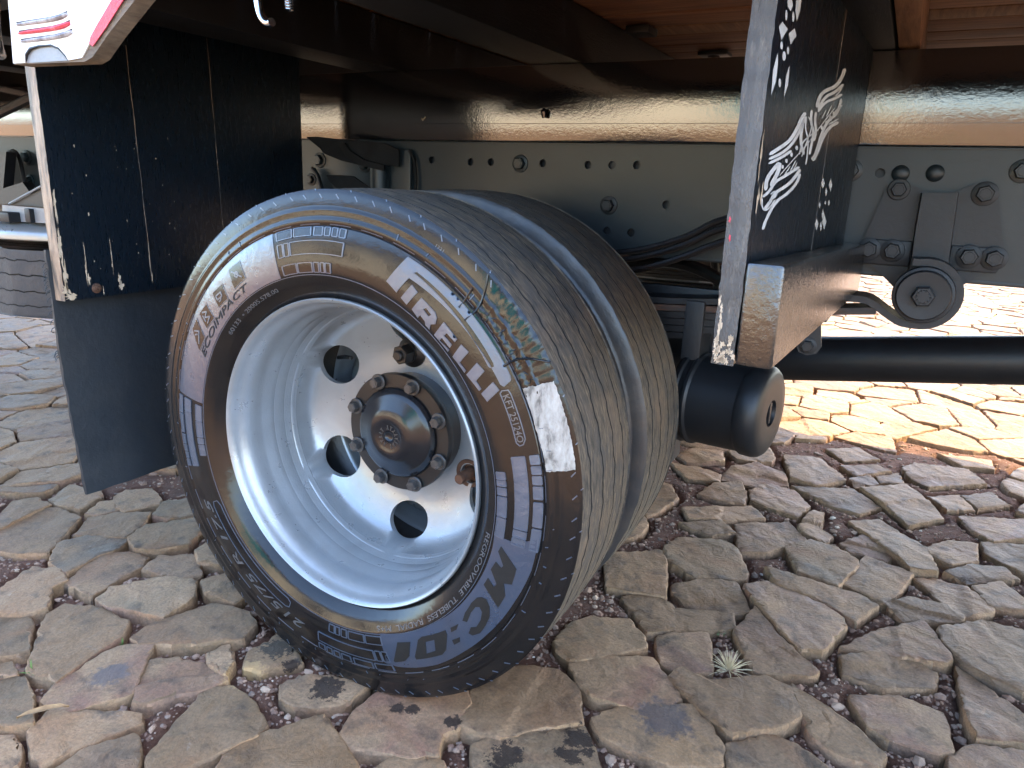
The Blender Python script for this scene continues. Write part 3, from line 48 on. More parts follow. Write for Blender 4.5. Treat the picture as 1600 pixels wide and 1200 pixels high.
LET = [[[[1.2185,0.2898],[1.1707,0.3312],[0.5544,0.3305],[0.5357,0.3291],[0.5242,0.3177],[0.5377,0.3144],[1.123,0.3095],[1.1497,0.2838]],[[1.1156,0.3184],[1.103,0.3215],[0.6228,0.3189],[0.6107,0.3174],[0.6147,0.3121],[0.6255,0.3109]]],[[[1.1183,0.2813],[1.0969,0.3046],[1.0566,0.3009],[1.0766,0.2783]]],[[[1.0427,0.2778],[1.0292,0.2988],[0.9408,0.297],[0.9184,0.2932],[0.907,0.2857],[0.9244,0.2806],[0.9149,0.2738],[0.9433,0.2742],[0.9568,0.2777],[0.9917,0.2796],[0.996,0.274]],[[0.9953,0.2885],[0.9847,0.2929],[0.9466,0.2909],[0.9566,0.2863]]],[[[0.8812,0.2735],[0.8834,0.2963],[0.7902,0.2956],[0.7878,0.2906],[0.8416,0.2897],[0.8427,0.284],[0.7879,0.285],[0.7854,0.28],[0.8436,0.2798],[0.8448,0.2741],[0.7803,0.2772],[0.7776,0.2737]]],[[[0.7469,0.2753],[0.7615,0.2957],[0.7166,0.2984],[0.7044,0.2795],[0.6592,0.2808],[0.655,0.2774]]],[[[0.6428,0.2786],[0.6602,0.3],[0.6145,0.3035],[0.5967,0.2865],[0.5553,0.2883],[0.5519,0.2842]]],[[[0.5374,0.2852],[0.56,0.3069],[0.5199,0.31],[0.4946,0.2886]]]]
PANEL = [[-0.1471,0.2729],[-0.1478,0.3124],[-0.1311,0.3137],[-0.1033,0.3298],[-0.1423,0.3314],[-0.2464,0.332],[-0.4173,0.3282],[-0.6331,0.3262],[-0.8179,0.3261],[-0.9912,0.3287],[-1.1153,0.3274],[-1.2218,0.3246],[-1.2908,0.3184],[-1.2756,0.3094],[-1.2644,0.2685],[-1.142,0.2694],[-1.0012,0.2707],[-0.8245,0.271],[-0.6501,0.2726],[-0.4915,0.2734],[-0.3379,0.2745],[-0.2202,0.2746]]
MC = [[[[-0.1899,0.2861],[-0.2643,0.3139],[-0.3428,0.3153],[-0.358,0.3054],[-0.4124,0.3144],[-0.4864,0.3145],[-0.4272,0.2824],[-0.3799,0.2832],[-0.4031,0.2957],[-0.3824,0.2975],[-0.3285,0.2821],[-0.2773,0.2849],[-0.2928,0.2945],[-0.2769,0.2963],[-0.2202,0.2839]]],[[[-0.4946,0.2886],[-0.4864,0.2952],[-0.5077,0.3044],[-0.5525,0.3125],[-0.6055,0.3162],[-0.663,0.3185],[-0.7021,0.3143],[-0.7097,0.3085],[-0.6737,0.3045],[-0.65,0.309],[-0.5998,0.3065],[-0.5604,0.301],[-0.5474,0.294],[-0.5641,0.2899],[-0.609,0.2902],[-0.6679,0.2955],[-0.6828,0.29],[-0.6358,0.2846],[-0.5605,0.2822],[-0.5157,0.2839]]],[[[-0.7731,0.2878],[-0.7195,0.2898],[-0.7518,0.2943],[-0.7878,0.2935]]],[[[-0.8157,0.3035],[-0.7669,0.3055],[-0.7854,0.3111],[-0.8241,0.3107]]],[[[-1.0092,0.2836],[-0.9779,0.281],[-0.8126,0.2865],[-0.8192,0.2929],[-0.8875,0.312],[-0.9222,0.3162],[-1.0857,0.3131],[-1.0839,0.3078]],[[-0.9694,0.2899],[-0.9095,0.2914],[-0.9449,0.3072],[-1.0081,0.3074]]],[[[-1.1547,0.2821],[-1.0678,0.2842],[-1.1159,0.305],[-1.113,0.3055],[-1.1571,0.3134],[-1.225,0.3157],[-1.2288,0.3131]]]]
ICON = [[[2.627,0.3251],[2.5579,0.3248],[2.5947,0.2904],[2.6901,0.2934]],[[2.5253,0.3235],[2.4449,0.3195],[2.4513,0.2905],[2.5442,0.2951]],[[2.3761,0.3204],[2.2822,0.3155],[2.2929,0.2905],[2.385,0.2943]],[[2.2118,0.3244],[2.1202,0.3236],[2.1165,0.2948],[2.2232,0.2932]]]
SEAM = [[[0.8808,0.3786],[0.8622,0.3688],[0.8316,0.3518],[0.8212,0.3361],[0.8254,0.3185]],[[0.5948,0.3284],[0.5961,0.342],[0.5872,0.3556],[0.5482,0.3761],[0.5346,0.3847]],[[0.8899,0.3526],[0.8807,0.3346],[0.8772,0.3238]]]


# ------------------------------------------------------------------ materials
def M(name, base=(.5, .5, .5), rough=.5, metal=0.0, spec=.5):
    m = bpy.data.materials.new(name); m.use_nodes = True
    nt = m.node_tree; b = nt.nodes['Principled BSDF']
    b.inputs['Base Color'].default_value = (*base, 1); b.inputs['Roughness'].default_value = rough
    b.inputs['Metallic'].default_value = metal; b.inputs['Specular IOR Level'].default_value = spec
    return m
class N:
    """small node helper"""
    def __init__(s, m): s.m = m; s.nt = m.node_tree; s.b = s.nt.nodes['Principled BSDF']
    def new(s, t, **k):
        n = s.nt.nodes.new(t)
        for a, v in k.items(): setattr(n, a, v)
        return n
    def link(s, a, b): s.nt.links.new(a, b)
    def pos(s, scale=(1, 1, 1), kind='Position', rot=(0, 0, 0)):
        if kind == 'Position': src = s.new('ShaderNodeNewGeometry').outputs['Position']
        else: src = s.new('ShaderNodeTexCoord').outputs['Object']
        mp = s.new('ShaderNodeMapping'); mp.inputs['Scale'].default_value = scale; mp.inputs['Rotation'].default_value = rot
        s.link(src, mp.inputs[0]); return mp.outputs[0]
    def noise(s, vec, scale=5, detail=4, rough=.55, dist=0):
        n = s.new('ShaderNodeTexNoise'); n.inputs['Scale'].default_value = scale; n.inputs['Detail'].default_value = detail
        n.inputs['Roughness'].default_value = rough; n.inputs['Distortion'].default_value = dist
        s.link(vec, n.inputs['Vector']); return n.outputs[0]
    def ramp(s, fac, stops):
        r = s.new('ShaderNodeValToRGB'); e = r.color_ramp.elements
        while len(e) < len(stops): e.new(.5)
        for q, (p, c) in zip(e, stops):
            q.position = p; q.color = (*c, 1) if not isinstance(c, float) else (c, c, c, 1)
        s.link(fac, r.inputs[0]); return r.outputs[0]
    def mix(s, fac, a, b, mode='MIX'):
        x = s.new('ShaderNodeMix', data_type='RGBA', blend_type=mode)
        for i, v in ((0, fac), (6, a), (7, b)):
            if hasattr(v, 'is_linked'): s.link(v, x.inputs[i])
            elif i == 0: x.inputs[0].default_value = v
            else: x.inputs[i].default_value = (*v, 1)
        return x.outputs[2]
    def math(s, op, a, b=0.0, c=None, clamp=False):
        x = s.new('ShaderNodeMath', operation=op, use_clamp=clamp)
        for i, v in enumerate((a, b) if c is None else (a, b, c)):
            if hasattr(v, 'is_linked'): s.link(v, x.inputs[i])
            else: x.inputs[i].default_value = v
        return x.outputs[0]
    def bump(s, h, strength=.3, dist=.01, prev=None):
        b = s.new('ShaderNodeBump'); b.inputs['Strength'].default_value = strength; b.inputs['Distance'].default_value = dist
        s.link(h, b.inputs['Height'])
        if prev is not None: s.link(prev, b.inputs['Normal'])
        return b.outputs[0]
    def out(s, color=None, rough=None, normal=None):
        if color is not None: s.link(color, s.b.inputs['Base Color'])
        if rough is not None: s.link(rough, s.b.inputs['Roughness'])
        if normal is not None: s.link(normal, s.b.inputs['Normal']); s.link(normal, s.b.inputs['Coat Normal'])

def mat_stone():
    m = M('paving_stone', rough=.75, spec=.22); n = N(m); p = n.pos()
    rnd = n.new('ShaderNodeObjectInfo').outputs['Random']; isl = n.new('ShaderNodeNewGeometry').outputs['Random Per Island']
    r = n.math('FRACT', n.math('ADD', rnd, isl))
    base = n.ramp(r, [(0, (.270, .155, .064)), (.2, (.325, .185, .070)), (.38, (.27, .160, .084)), (.55, (.235, .162, .084)), (.75, (.35, .205, .080)), (.9, (.27, .132, .075)), (1, (.19, .142, .098))])
    r2 = n.math('MULTIPLY', r, 37.0)
    q = n.new('ShaderNodeVectorMath', operation='ADD'); n.link(p, q.inputs[0])
    cx = n.new('ShaderNodeCombineXYZ'); n.link(r2, cx.inputs[0]); n.link(r2, cx.inputs[1]); n.link(cx.outputs[0], q.inputs[1]); p2 = q.outputs[0]
    big = n.noise(p2, 9, 5, .6, .6)
    c = n.mix(n.ramp(big, [(.38, 0.0), (.62, 1.0)]), base, (.37, .235, .115))
    ochre = n.ramp(n.noise(p2, 6, 4, .6, 1.0), [(.52, 0.0), (.66, 1.0)])
    c = n.mix(n.math('MULTIPLY', ochre, .6), c, (.32, .165, .065))
    dark = n.ramp(n.noise(p2, 21, 6, .65, .4), [(.30, 1.0), (.48, 0.0)])
    c = n.mix(n.math('MULTIPLY', dark, .75), c, (.085, .068, .055))
    fine = n.noise(p, 210, 5, .75)
    c = n.mix(.6, c, n.ramp(fine, [(.3, (.10, .085, .07)), (.7, (.50, .40, .30))]), 'OVERLAY')
    # pale worn scratches
    lich = n.ramp(n.noise(n.pos((1, 2.2, 1)), 34, 6, .75, 1.5), [(.62, 0.0), (.72, 1.0)])
    c = n.mix(n.math('MULTIPLY', lich, .35), c, (.44, .35, .26))
    # oil stains and other marks with a shape of their own
    tot = None
    wob = n.noise(p, 75, 4, .7)
    for (x, y, rad) in OIL:
        d = n.new('ShaderNodeVectorMath', operation='DISTANCE'); n.link(p, d.inputs[0]); d.inputs[1].default_value = (x, y, 0)
        e = n.math('ADD', d.outputs['Value'], n.math('MULTIPLY', n.math('SUBTRACT', wob, .5), rad * 3.2))
        f = n.math('SUBTRACT', 1.0, n.math('MULTIPLY', n.math('SUBTRACT', e, rad * .85), 1.0 / (rad * .22)), clamp=True)
        tot = f if tot is None else n.math('MAXIMUM', tot, f)
    c = n.mix(n.math('MULTIPLY', tot, .9), c, (.022, .014, .011))
    for (x, y, rad, cc) in MARKS:
        d = n.new('ShaderNodeVectorMath', operation='DISTANCE'); n.link(p, d.inputs[0]); d.inputs[1].default_value = (x, y, 0)
        e = n.math('ADD', d.outputs['Value'], n.math('MULTIPLY', n.math('SUBTRACT', wob, .5), rad * 2.2))
        f = n.math('SUBTRACT', 1.0, n.math('MULTIPLY', n.math('SUBTRACT', e, rad * .8), 1.0 / (rad * .4)), clamp=True)
        c = n.mix(n.math('MULTIPLY', f, .75), c, cc)
    layers = n.new('ShaderNodeTexWave', wave_type='BANDS', bands_direction='DIAGONAL'); n.link(p2, layers.inputs[0])
    layers.inputs['Scale'].default_value = 7; layers.inputs['Distortion'].default_value = 9; layers.inputs['Detail'].default_value = 4; layers.inputs['Detail Scale'].default_value = 1.6
    b1 = n.bump(layers.outputs['Fac'], .42, .0035)
    b2 = n.bump(n.noise(p2, 22, 10, .66, .7), .8, .008, b1)
    b3 = n.bump(n.noise(p, 170, 5, .75), .55, .0025, b2)
    val = n.math('ADD', n.math('MULTIPLY', n.math('FRACT', n.math('MULTIPLY', r, 7.31)), .50), .78)
    hsv = n.new('ShaderNodeHueSaturation'); n.link(val, hsv.inputs['Value']); n.link(c, hsv.inputs['Color']); hsv.inputs['Saturation'].default_value = .86
    n.out(hsv.outputs[0], n.ramp(big, [(.3, .52), (.7, .75)]), b3)
    return m
OIL = [(-.013, -.122, .026), (.11, -.104, .012), (.134, -.096, .010), (.301, -.098, .026), (.373, -.014, .024), (.373, -.046, .020), (-.155, -.083, .03), (-.10, -.105, .014), (.20, -.085, .012), (.392, -.03, .014)]
MARKS = [(-.033 - .24, .005, .014, (.42, .42, .38)), (-.329, -.271, .026, (.10, .085, .085)), (.413, .218, .02, (.38, .20, .08)), (.47, .09, .04, (.07, .06, .065)), (-.15, -.16, .03, (.52, .30, .09)), (-.36, .02, .02, (.03, .025, .02))]
STONE = mat_stone()

def mat_soil():
    m = M('red_soil', rough=.95); n = N(m); p = n.pos()
    c = n.ramp(n.noise(p, 14, 6, .65), [(.3, (.16, .078, .044)), (.55, (.28, .135, .08)), (.75, (.35, .21, .135))])
    c = n.mix(.5, c, n.ramp(n.noise(p, 190, 4, .7), [(.35, (.05, .03, .025)), (.7, (.33, .24, .18))]), 'OVERLAY')
    b = n.bump(n.noise(p, 70, 8, .75), 1.0, .02)
    n.out(c, None, n.bump(n.noise(p, 320, 4, .7), .8, .004, b)); return m
SOIL = mat_soil()
def mat_far_paving():
    m = M('far_paving', rough=.85, spec=.2); n = N(m); p = n.pos()
    v = n.new('ShaderNodeTexVoronoi', feature='DISTANCE_TO_EDGE'); v.inputs['Scale'].default_value = 5.2; n.link(p, v.inputs['Vector'])
    v2 = n.new('ShaderNodeTexVoronoi'); v2.inputs['Scale'].default_value = 5.2; n.link(p, v2.inputs['Vector'])
    c = n.mix(.35, (.30, .19, .10), v2.outputs['Color'], 'SOFT_LIGHT')
    c = n.mix(n.ramp(v.outputs[0], [(.03, 1.0), (.08, 0.0)]), c, (.11, .07, .05))
    n.out(c, None, n.bump(n.ramp(v.outputs[0], [(.02, 0.0), (.12, 1.0)]), .6, .02)); return m
FARPAV = mat_far_paving()
def mat_gravel():
    m = M('gravel', rough=.85); n = N(m)
    r = n.new('ShaderNodeNewGeometry').outputs['Random Per Island']
    c = n.ramp(r, [(0, (.17, .10, .068)), (.35, (.27, .155, .10)), (.6, (.22, .16, .12)), (.85, (.33, .205, .135)), (.985, (.42, .31, .22)), (1, (.66, .60, .50))])
    n.out(c, None, n.bump(n.noise(n.pos(), 240, 4, .7), .5, .003)); return m
GRAVEL = mat_gravel()

def mat_rubber(name, base, r0, r1, dust=0.0, bstr=.12, dustcol=(.16, .10, .06), spec=.5, coat=0.0):
    m = M(name, base, .3); n = N(m); p = n.pos()
    ns = n.noise(p, 16, 5, .6, .5)
    c = n.mix(n.math('MULTIPLY', n.ramp(n.noise(p, 9, 6, .65, .8), [(.45, 0.0), (.72, 1.0)]), dust), base, dustcol)
    # thin scratches and dried runs
    c = n.mix(n.math('MULTIPLY', n.ramp(n.noise(n.pos((1, 1, .25)), 150, 3, .7), [(.68, 0.0), (.76, 1.0)]), .25 * min(1, dust * 3)), c, (.22, .2, .17))
    b = n.bump(n.noise(p, 60, 4, .6), bstr, .004)
    b = n.bump(n.noise(p, 420, 3, .7), bstr * .8, .001, b)
    n.out(c, n.ramp(ns, [(.3, r0), (.7, r1)]), b); n.b.inputs['Specular IOR Level'].default_value = spec; n.b.inputs['Coat Weight'].default_value = coat; n.b.inputs['Coat Roughness'].default_value = r0; n.b.inputs['Coat IOR'].default_value = 1.55
    return m
SIDEWALL = mat_rubber('tyre_rubber_dressed', (.007, .007, .0075), .08, .20, .05, .09, spec=.4, coat=.12)
SIDEDUST = mat_rubber('tyre_rubber_dusty', (.030, .030, .031), .30, .48, .35, .2, (.14, .105, .07), .5, .25)
LETTER = mat_rubber('tyre_rubber_raised', (.046, .066, .098), .30, .42, .15, .35, (.05, .036, .024), spec=.8, coat=.7)  # blue in the base stands in for sky reflected by the raised rubber
TEXTM = mat_rubber('tyre_rubber_moulded', (.070, .075, .082), .30, .45, .1, .3, spec=.7, coat=.5)
PANELM = mat_rubber('tyre_rubber_plate', (.024, .042, .074), .24, .36, .25, .25, (.03, .022, .016), spec=.9, coat=.9)  # plate's blue base colour imitates a sky reflection
DARKLET = mat_rubber('tyre_rubber_ribbed', (.006, .006, .006), .55, .75, 0, .2)
FLAPM = mat_rubber('flap_rubber', (.016, .021, .026), .42, .60, .22, .3, (.05, .045, .038))
HOSE = mat_rubber('hose_rubber', (.006, .007, .009), .30, .45, .1)
def mat_tread():
    m = M('tyre_tread', rough=.85); n = N(m)
    uv = n.new('ShaderNodeUVMap').outputs[0]
    mp = n.new('ShaderNodeMapping'); mp.inputs['Scale'].default_value = (15, 52, 1); n.link(uv, mp.inputs[0])
    st = n.noise(mp.outputs[0], 1.0, 6, .65, .6)
    mp2 = n.new('ShaderNodeMapping'); mp2.inputs['Scale'].default_value = (9, 8, 1); n.link(uv, mp2.inputs[0])
    pt = n.noise(mp2.outputs[0], 1.0, 6, .7, 1.0)
    c = n.ramp(st, [(.32, (.016, .0145, .013)), (.44, (.052, .043, .032)), (.57, (.125, .096, .064)), (.72, (.22, .170, .112))])
    c = n.mix(n.ramp(pt, [(.44, 0.0), (.66, .85)]), c, (.055, .053, .050))
    c = n.mix(n.math('MULTIPLY', n.ramp(n.noise(n.pos(), 11, 4, .6), [(.52, 0.0), (.7, 1.0)]), .5), c, (.17, .115, .07))
    b = n.bump(st, .28, .003); b = n.bump(n.noise(n.pos(), 210, 5, .7), .5, .0016, b)
    n.out(c, None, b); return m
TREAD = mat_tread()
GROOVE = M('tread_groove', (.012, .011, .010), .8)

def mat_gloss_wood(name, base=(.010, .010, .012), r0=.12, r1=.30, stretch=(1, 1, 8), bs=.5, bd=.0035, spec=.5, coat=0.0):
    m = M(name, base, .2); n = N(m)
    p = n.pos(stretch); pw = n.pos()
    h1 = n.noise(p, 60, 6, .7, .3); h2 = n.noise(pw, 105, 4, .7)
    chip = n.ramp(n.noise(n.pos((1, 1, .35)), 22, 6, .8, .6), [(.735, 0.0), (.75, 1.0)])
    c = n.mix(n.math('MULTIPLY', n.ramp(h2, [(.35, 1.0), (.65, 0.0)]), .3), base, tuple(x * 1.8 + .0015 for x in base))
    c = n.mix(n.math('MULTIPLY', chip, .5), c, (.20, .14, .09))
    b = n.bump(h1, bs * .8, bd); b = n.bump(h2, bs * 1.9, bd * .75, b)
    n.out(c, n.ramp(h1, [(.3, r0), (.7, r1)]), b); n.b.inputs['Specular IOR Level'].default_value = spec; n.b.inputs['Coat Weight'].default_value = coat; n.b.inputs['Coat Roughness'].default_value = r0; n.b.inputs['Coat IOR'].default_value = 1.85
    return m
BEAMM = mat_gloss_wood('beam_gloss_paint', (.005, .0055, .007), 0.05, .10, (1.6, 1, 4), .17, .0009, .5, 1.0)
BOARDM = mat_gloss_wood('board_black_paint', (.0022, .0058, .0105), .22, .38, (5, 5, .6), .22, .0025)
CLEATM = mat_gloss_wood('cleat_gloss_paint', (.006, .006, .0065), .16, .30, (4, 4, 1.4), .42, .0018, .5, .7)
def coat(m, w_, r, ior):
    b = m.node_tree.nodes['Principled BSDF']; b.inputs['Coat Weight'].default_value = w_; b.inputs['Coat Roughness'].default_value = r; b.inputs['Coat IOR'].default_value = ior; return m
def mat_bare_edge():
    m = M('worn_wood_edge', (.2, .16, .12), .5); n = N(m); p = n.pos()
    wornz = n.math('MULTIPLY', n.math('SUBTRACT', .86, n.new('ShaderNodeSeparateXYZ').outputs[2]), 2.6)
    sp = wornz.node.inputs[0].links[0].from_node.inputs[1].links[0].from_node if False else None
    nz = n.noise(n.pos((4, 4, .8)), 20, 6, .75, .6)
    c = n.ramp(nz, [(.38, (.05, .048, .046)), (.46, (.13, .11, .09)), (.54, (.30, .22, .15)), (.66, (.42, .33, .23))])
    n.out(c, None, n.bump(n.noise(n.pos((6, 6, 1)), 60, 5, .7), .6, .003)); return m
def simple_noise(name, stops, scale, stretch=(1, 1, 1), rough=.5, bs=.3, bd=.003, metal=0, detail=6, bscale=None):
    m = M(name, rough=rough, metal=metal); n = N(m); p = n.pos(stretch)
    h = n.noise(p, scale, detail, .65, .4)
    n.out(n.ramp(h, stops), None, n.bump(n.noise(p, bscale or scale * 4, 5, .7), bs, bd)); return m
WORN = simple_noise('worn_edge_wood', [(.36, (.045, .042, .04)), (.46, (.14, .115, .09)), (.55, (.31, .22, .15)), (.68, (.40, .31, .22))], 14, (5, 5, .8), .5, .6, .003)
PALEEDGE = simple_noise('grey_edge_paint', [(.40, (.020, .019, .018)), (.56, (.042, .036, .030)), (.68, (.085, .072, .056)), (.80, (.30, .25, .19))], 70, (4, 4, .7), .22, .7, .004)
coat(PALEEDGE, .75, .22, 1.7); coat(WORN, .4, .35, 1.6)
MATTE = simple_noise('matte_old_rubber', [(.3, (.006, .0065, .007)), (.7, (.014, .0145, .015))], 30, (1, 1, 1), .8)
MATTE.node_tree.nodes['Principled BSDF'].inputs['Specular IOR Level'].default_value = .2
CHIPM = simple_noise('chipped_bare_wood', [(.3, (.36, .27, .17)), (.7, (.58, .48, .35))], 60, (1, 1, .4), .8)
PLANKM = simple_noise('floor_plank_wood', [(.3, (.075, .030, .016)), (.5, (.16, .066, .032)), (.7, (.27, .13, .06))], 9, (.5, 9, 6), .7, .4, .003)
CROSSM = simple_noise('crossmember_paint', [(.3, (.0012, .0020, .0035)), (.7, (.003, .0036, .005))], 14, (6, .6, 6), .5, .4, .003)
CROSSB = simple_noise('crossmember_bare_wood', [(.3, (.10, .045, .022)), (.7, (.26, .135, .065))], 12, (9, .6, 9), .7, .4, .003)
RAILM = simple_noise('rail_grey_paint', [(.3, (.0095, .016, .020)), (.7, (.0155, .0235, .0275))], 3.5, (1, 1, 1), .42, .25, .0012, 0, 6, 90)
BLACKM = simple_noise('chassis_black_paint', [(.3, (.006, .007, .009)), (.7, (.012, .0135, .016))], 8, (1, 1, 1), .45, .3, .0015, 0, 6, 120)
HANGM = simple_noise('hanger_paint', [(.3, (.010, .0125, .0155)), (.7, (.016, .019, .023))], 9, (1, 1, 1), .5, .3, .0018, 0, 6, 110)
RUST = simple_noise('rusty_steel', [(.3, (.045, .024, .015)), (.55, (.115, .052, .026)), (.75, (.07, .042, .032))], 45, (1, 1, 1), .8, .7, .003)
LEAFSTEEL = simple_noise('spring_leaf_rust', [(.36, (.030, .028, .028)), (.52, (.055, .038, .03)), (.72, (.15, .058, .026))], 22, (.6, 2, 4), .6, .5, .002)
def mat_silver():
    m = M('rim_silver_paint', (.355, .38, .40), .32, .50); n = N(m); p = n.pos()
    c = n.mix(n.ramp(n.noise(p, 13, 6, .65, .5), [(.42, 0.0), (.75, .55)]), (.355, .38, .395), (.27, .278, .275))
    spk = n.ramp(n.noise(p, 170, 3, .6), [(.715, 0.0), (.75, 1.0)])
    c = n.mix(n.math('MULTIPLY', spk, .5), c, (.14, .11, .09))
    b = n.bump(n.noise(p, 330, 3, .6), .16, .0012); b = n.bump(n.noise(p, 30, 4, .6), .12, .003, b)
    n.out(c, n.ramp(n.noise(p, 40, 4, .6), [(.3, .26), (.7, .38)]), b); return m
SILVER = mat_silver()
HUBM = simple_noise('hub_black_paint', [(.3, (.009, .009, .0095)), (.7, (.017, .016, .0155))], 18, (1, 1, 1), .33, .2, .0012, 0, 5, 150)
HUBGLOSS = simple_noise('hub_cap_gloss', [(.3, (.007, .008, .010)), (.7, (.013, .014, .017))], 20, (1, 1, 1), .17, .1, .001, 0, 5, 90)
BOLTM = simple_noise('bolt_painted_steel', [(.3, (.045, .043, .042)), (.62, (.09, .085, .08)), (.8, (.22, .2, .17))], 60, (1, 1, 1), .33, .4, .001, .3)
GALV = simple_noise('pale_carrier_paint', [(.3, (.20, .22, .24)), (.7, (.28, .30, .32))], 20, (1, 1, 1), .4)
CHROME = M('worn_chrome', (.62, .64, .66), .16, 1.0)
WHITEP = simple_noise('white_gloss_paint', [(.25, (.62, .62, .60)), (.5, (.80, .80, .79)), (.8, (.84, .84, .83))], 9, (1, 1, 1), .3, .25, .002)
REDP = simple_noise('red_gloss_paint', [(.35, (.55, .02, .04)), (.6, (.62, .035, .07)), (.78, (.72, .35, .36))], 60, (1, 1, 1), .3, .5, .002)
GREYSLOT = simple_noise('silver_slot_paint', [(.3, (.05, .05, .055)), (.6, (.42, .42, .44))], 60, (1, 1, .3), .3)
MOTIFM = simple_noise('motif_pale_paint', [(.3, (.46, .47, .46)), (.6, (.66, .68, .67))], 30, (1, 1, 1), .45)
PATCHM = simple_noise('white_chalk_paint', [(.36, (.13, .118, .10)), (.48, (.33, .305, .265)), (.7, (.50, .475, .425))], 70, (1, 1, .45), .75, .6, .003)
WOODRAW = simple_noise('weathered_board_end', [(.3, (.10, .085, .07)), (.7, (.26, .22, .17))], 30, (1, 1, 5), .8, .6, .003)
WALLM = simple_noise('cream_render', [(.3, (.80, .73, .54)), (.7, (.88, .82, .64))], 1.2, (1, 1, 1), .85)
TEALM = M('teal_gate_paint', (.008, .38, .43), .5)
LEAFM = simple_noise('dry_leaf', [(.3, (.22, .12, .05)), (.7, (.42, .26, .11))], 60, (1, 1, 1), .6)
STRAWM = simple_noise('straw', [(.3, (.42, .34, .20)), (.7, (.66, .57, .38))], 30, (1, 1, 1), .7)
WEEDM = simple_noise('green_weed', [(.3, (.07, .13, .03)), (.7, (.14, .22, .06))], 30, (1, 1, 1), .6)
OILY = M('brake_cylinder_black', (.008, .0095, .0115), .45)

# ------------------------------------------------------------------ mesh helpers
def link(o, parent=None):
    COL.objects.link(o)
    if parent is not None: o.parent = parent
    return o
def obj(name, verts, faces, mat, parent=None, smooth=True, ang=35, mats=None, fmat=None):
    me = bpy.data.meshes.new(name); me.from_pydata([tuple(map(float, v)) for v in verts], [], faces); me.validate()
    if mats:
        for m_ in mats: me.materials.append(m_)
        if fmat is not None: me.polygons.foreach_set('material_index', fmat)
    else: me.materials.append(mat)
    if smooth:
        me.polygons.foreach_set('use_smooth', [True] * len(me.polygons)); me.set_sharp_from_angle(angle=math.radians(ang))
    me.update(); return link(bpy.data.objects.new(name, me), parent)
class MB:
    """collects pieces of ONE object"""
    def __init__(s): s.v = []; s.f = []
    def add(s, v, f): k = len(s.v); s.v += [tuple(x) for x in v]; s.f += [tuple(i + k for i in q) for q in f]; return s
    def box(s, lo, hi, bev=.002, M4=None):
        bm = bmesh.new(); bmesh.ops.create_cube(bm, size=1)
        c = [(a + b) / 2 for a, b in zip(lo, hi)]; d = [b - a for a, b in zip(lo, hi)]
        for v in bm.verts: v.co = Vector([c[i] + v.co[i] * d[i] for i in range(3)])
        if bev: bmesh.ops.bevel(bm, geom=bm.edges[:], offset=bev, segments=2, affect='EDGES', profile=.6)
        if M4 is not None: bm.transform(M4)
        s.bm(bm); return s
    def bm(s, bm):
        bm.verts.index_update(); s.add([v.co.copy() for v in bm.verts], [[v.index for v in f.verts] for f in bm.faces]); bm.free(); return s
    def tube(s, path, r, seg=10, cap=True):
        P = [Vector(p) for p in path]; n = len(P); k = len(s.v)
        rr = r if isinstance(r, (list, tuple)) else [r] * n
        t0 = (P[1] - P[0]).normalized(); u = t0.orthogonal().normalized()
        for i in range(n):
            t = (P[min(i + 1, n - 1)] - P[max(i - 1, 0)]).normalized()
            u = (u - t * u.dot(t)).normalized(); v = t.cross(u)
            for j in range(seg):
                a = 2 * PI * j / seg; s.v.append(tuple(P[i] + (u * math.cos(a) + v * math.sin(a)) * rr[i]))
        for i in range(n - 1):
            for j in range(seg):
                a, b = k + i * seg + j, k + i * seg + (j + 1) % seg; s.f.append((a, b, b + seg, a + seg))
        if cap: s.f.append(tuple(k + j for j in range(seg))[::-1]); s.f.append(tuple(k + (n - 1) * seg + j for j in range(seg)))
        return s
    def lathe(s, prof, M4, seg=48, closed=False):
        """prof: (radius, height) about local Z, M4 places it"""
        k = len(s.v); n = len(prof)
        for i in range(seg):
            a = 2 * PI * i / seg
            for r, h in prof: s.v.append(tuple(M4 @ Vector((r * math.cos(a), r * math.sin(a), h))))
        for i in range(seg):
            for j in range(n if closed else n - 1):
                a = k + i * n + j; b = k + i * n + (j + 1) % n; c = k + ((i + 1) % seg) * n + (j + 1) % n; d = k + ((i + 1) % seg) * n + j
                s.f.append((a, d, c, b))
        return s
    def build(s, name, mat, parent=None, **k): return obj(name, s.v, s.f, mat, parent, **k)
def axis(origin, d, roll=0.0):
    q = Vector(d).to_track_quat('Z', 'Y').to_matrix().to_4x4()
    return Matrix.Translation(Vector(origin)) @ q @ Matrix.Rotation(roll, 4, 'Z')
def smooth_path(pts, it=2):
    P = [Vector(p) for p in pts]
    for _ in range(it):
        Q = [P[0]]
        for a, b in zip(P[:-1], P[1:]): Q += [a * .75 + b * .25, a * .25 + b * .75]
        P = Q + [P[-1]]
    return P
def hexbolt(mb, o, d, r, h, washer=True, roll=0.0):
    A = axis(o, d, roll)
    if washer: mb.lathe([(0, 0), (r * 1.42, 0), (r * 1.42, h * .16), (r * 1.30, h * .22), (0, h * .22)], A, 24)
    k = len(mb.v); z0 = h * .2
    ring = []
    for zz, sc in ((z0, 1), (h * .86, 1), (h, .86)):
        for i in range(6):
            a = PI / 3 * i; mb.v.append(tuple(A @ Vector((r * sc * math.cos(a), r * sc * math.sin(a), zz))))
    for l in (0, 6):
        for i in range(6): mb.f.append((k + l + i, k + l + (i + 1) % 6, k + l + 6 + (i + 1) % 6, k + l + 6 + i))
    mb.f.append(tuple(k + 12 + i for i in range(6)))
    mb.lathe([(r * .62, h), (r * .58, h + .0006), (0, h + .0006)], A, 12)
    return mb
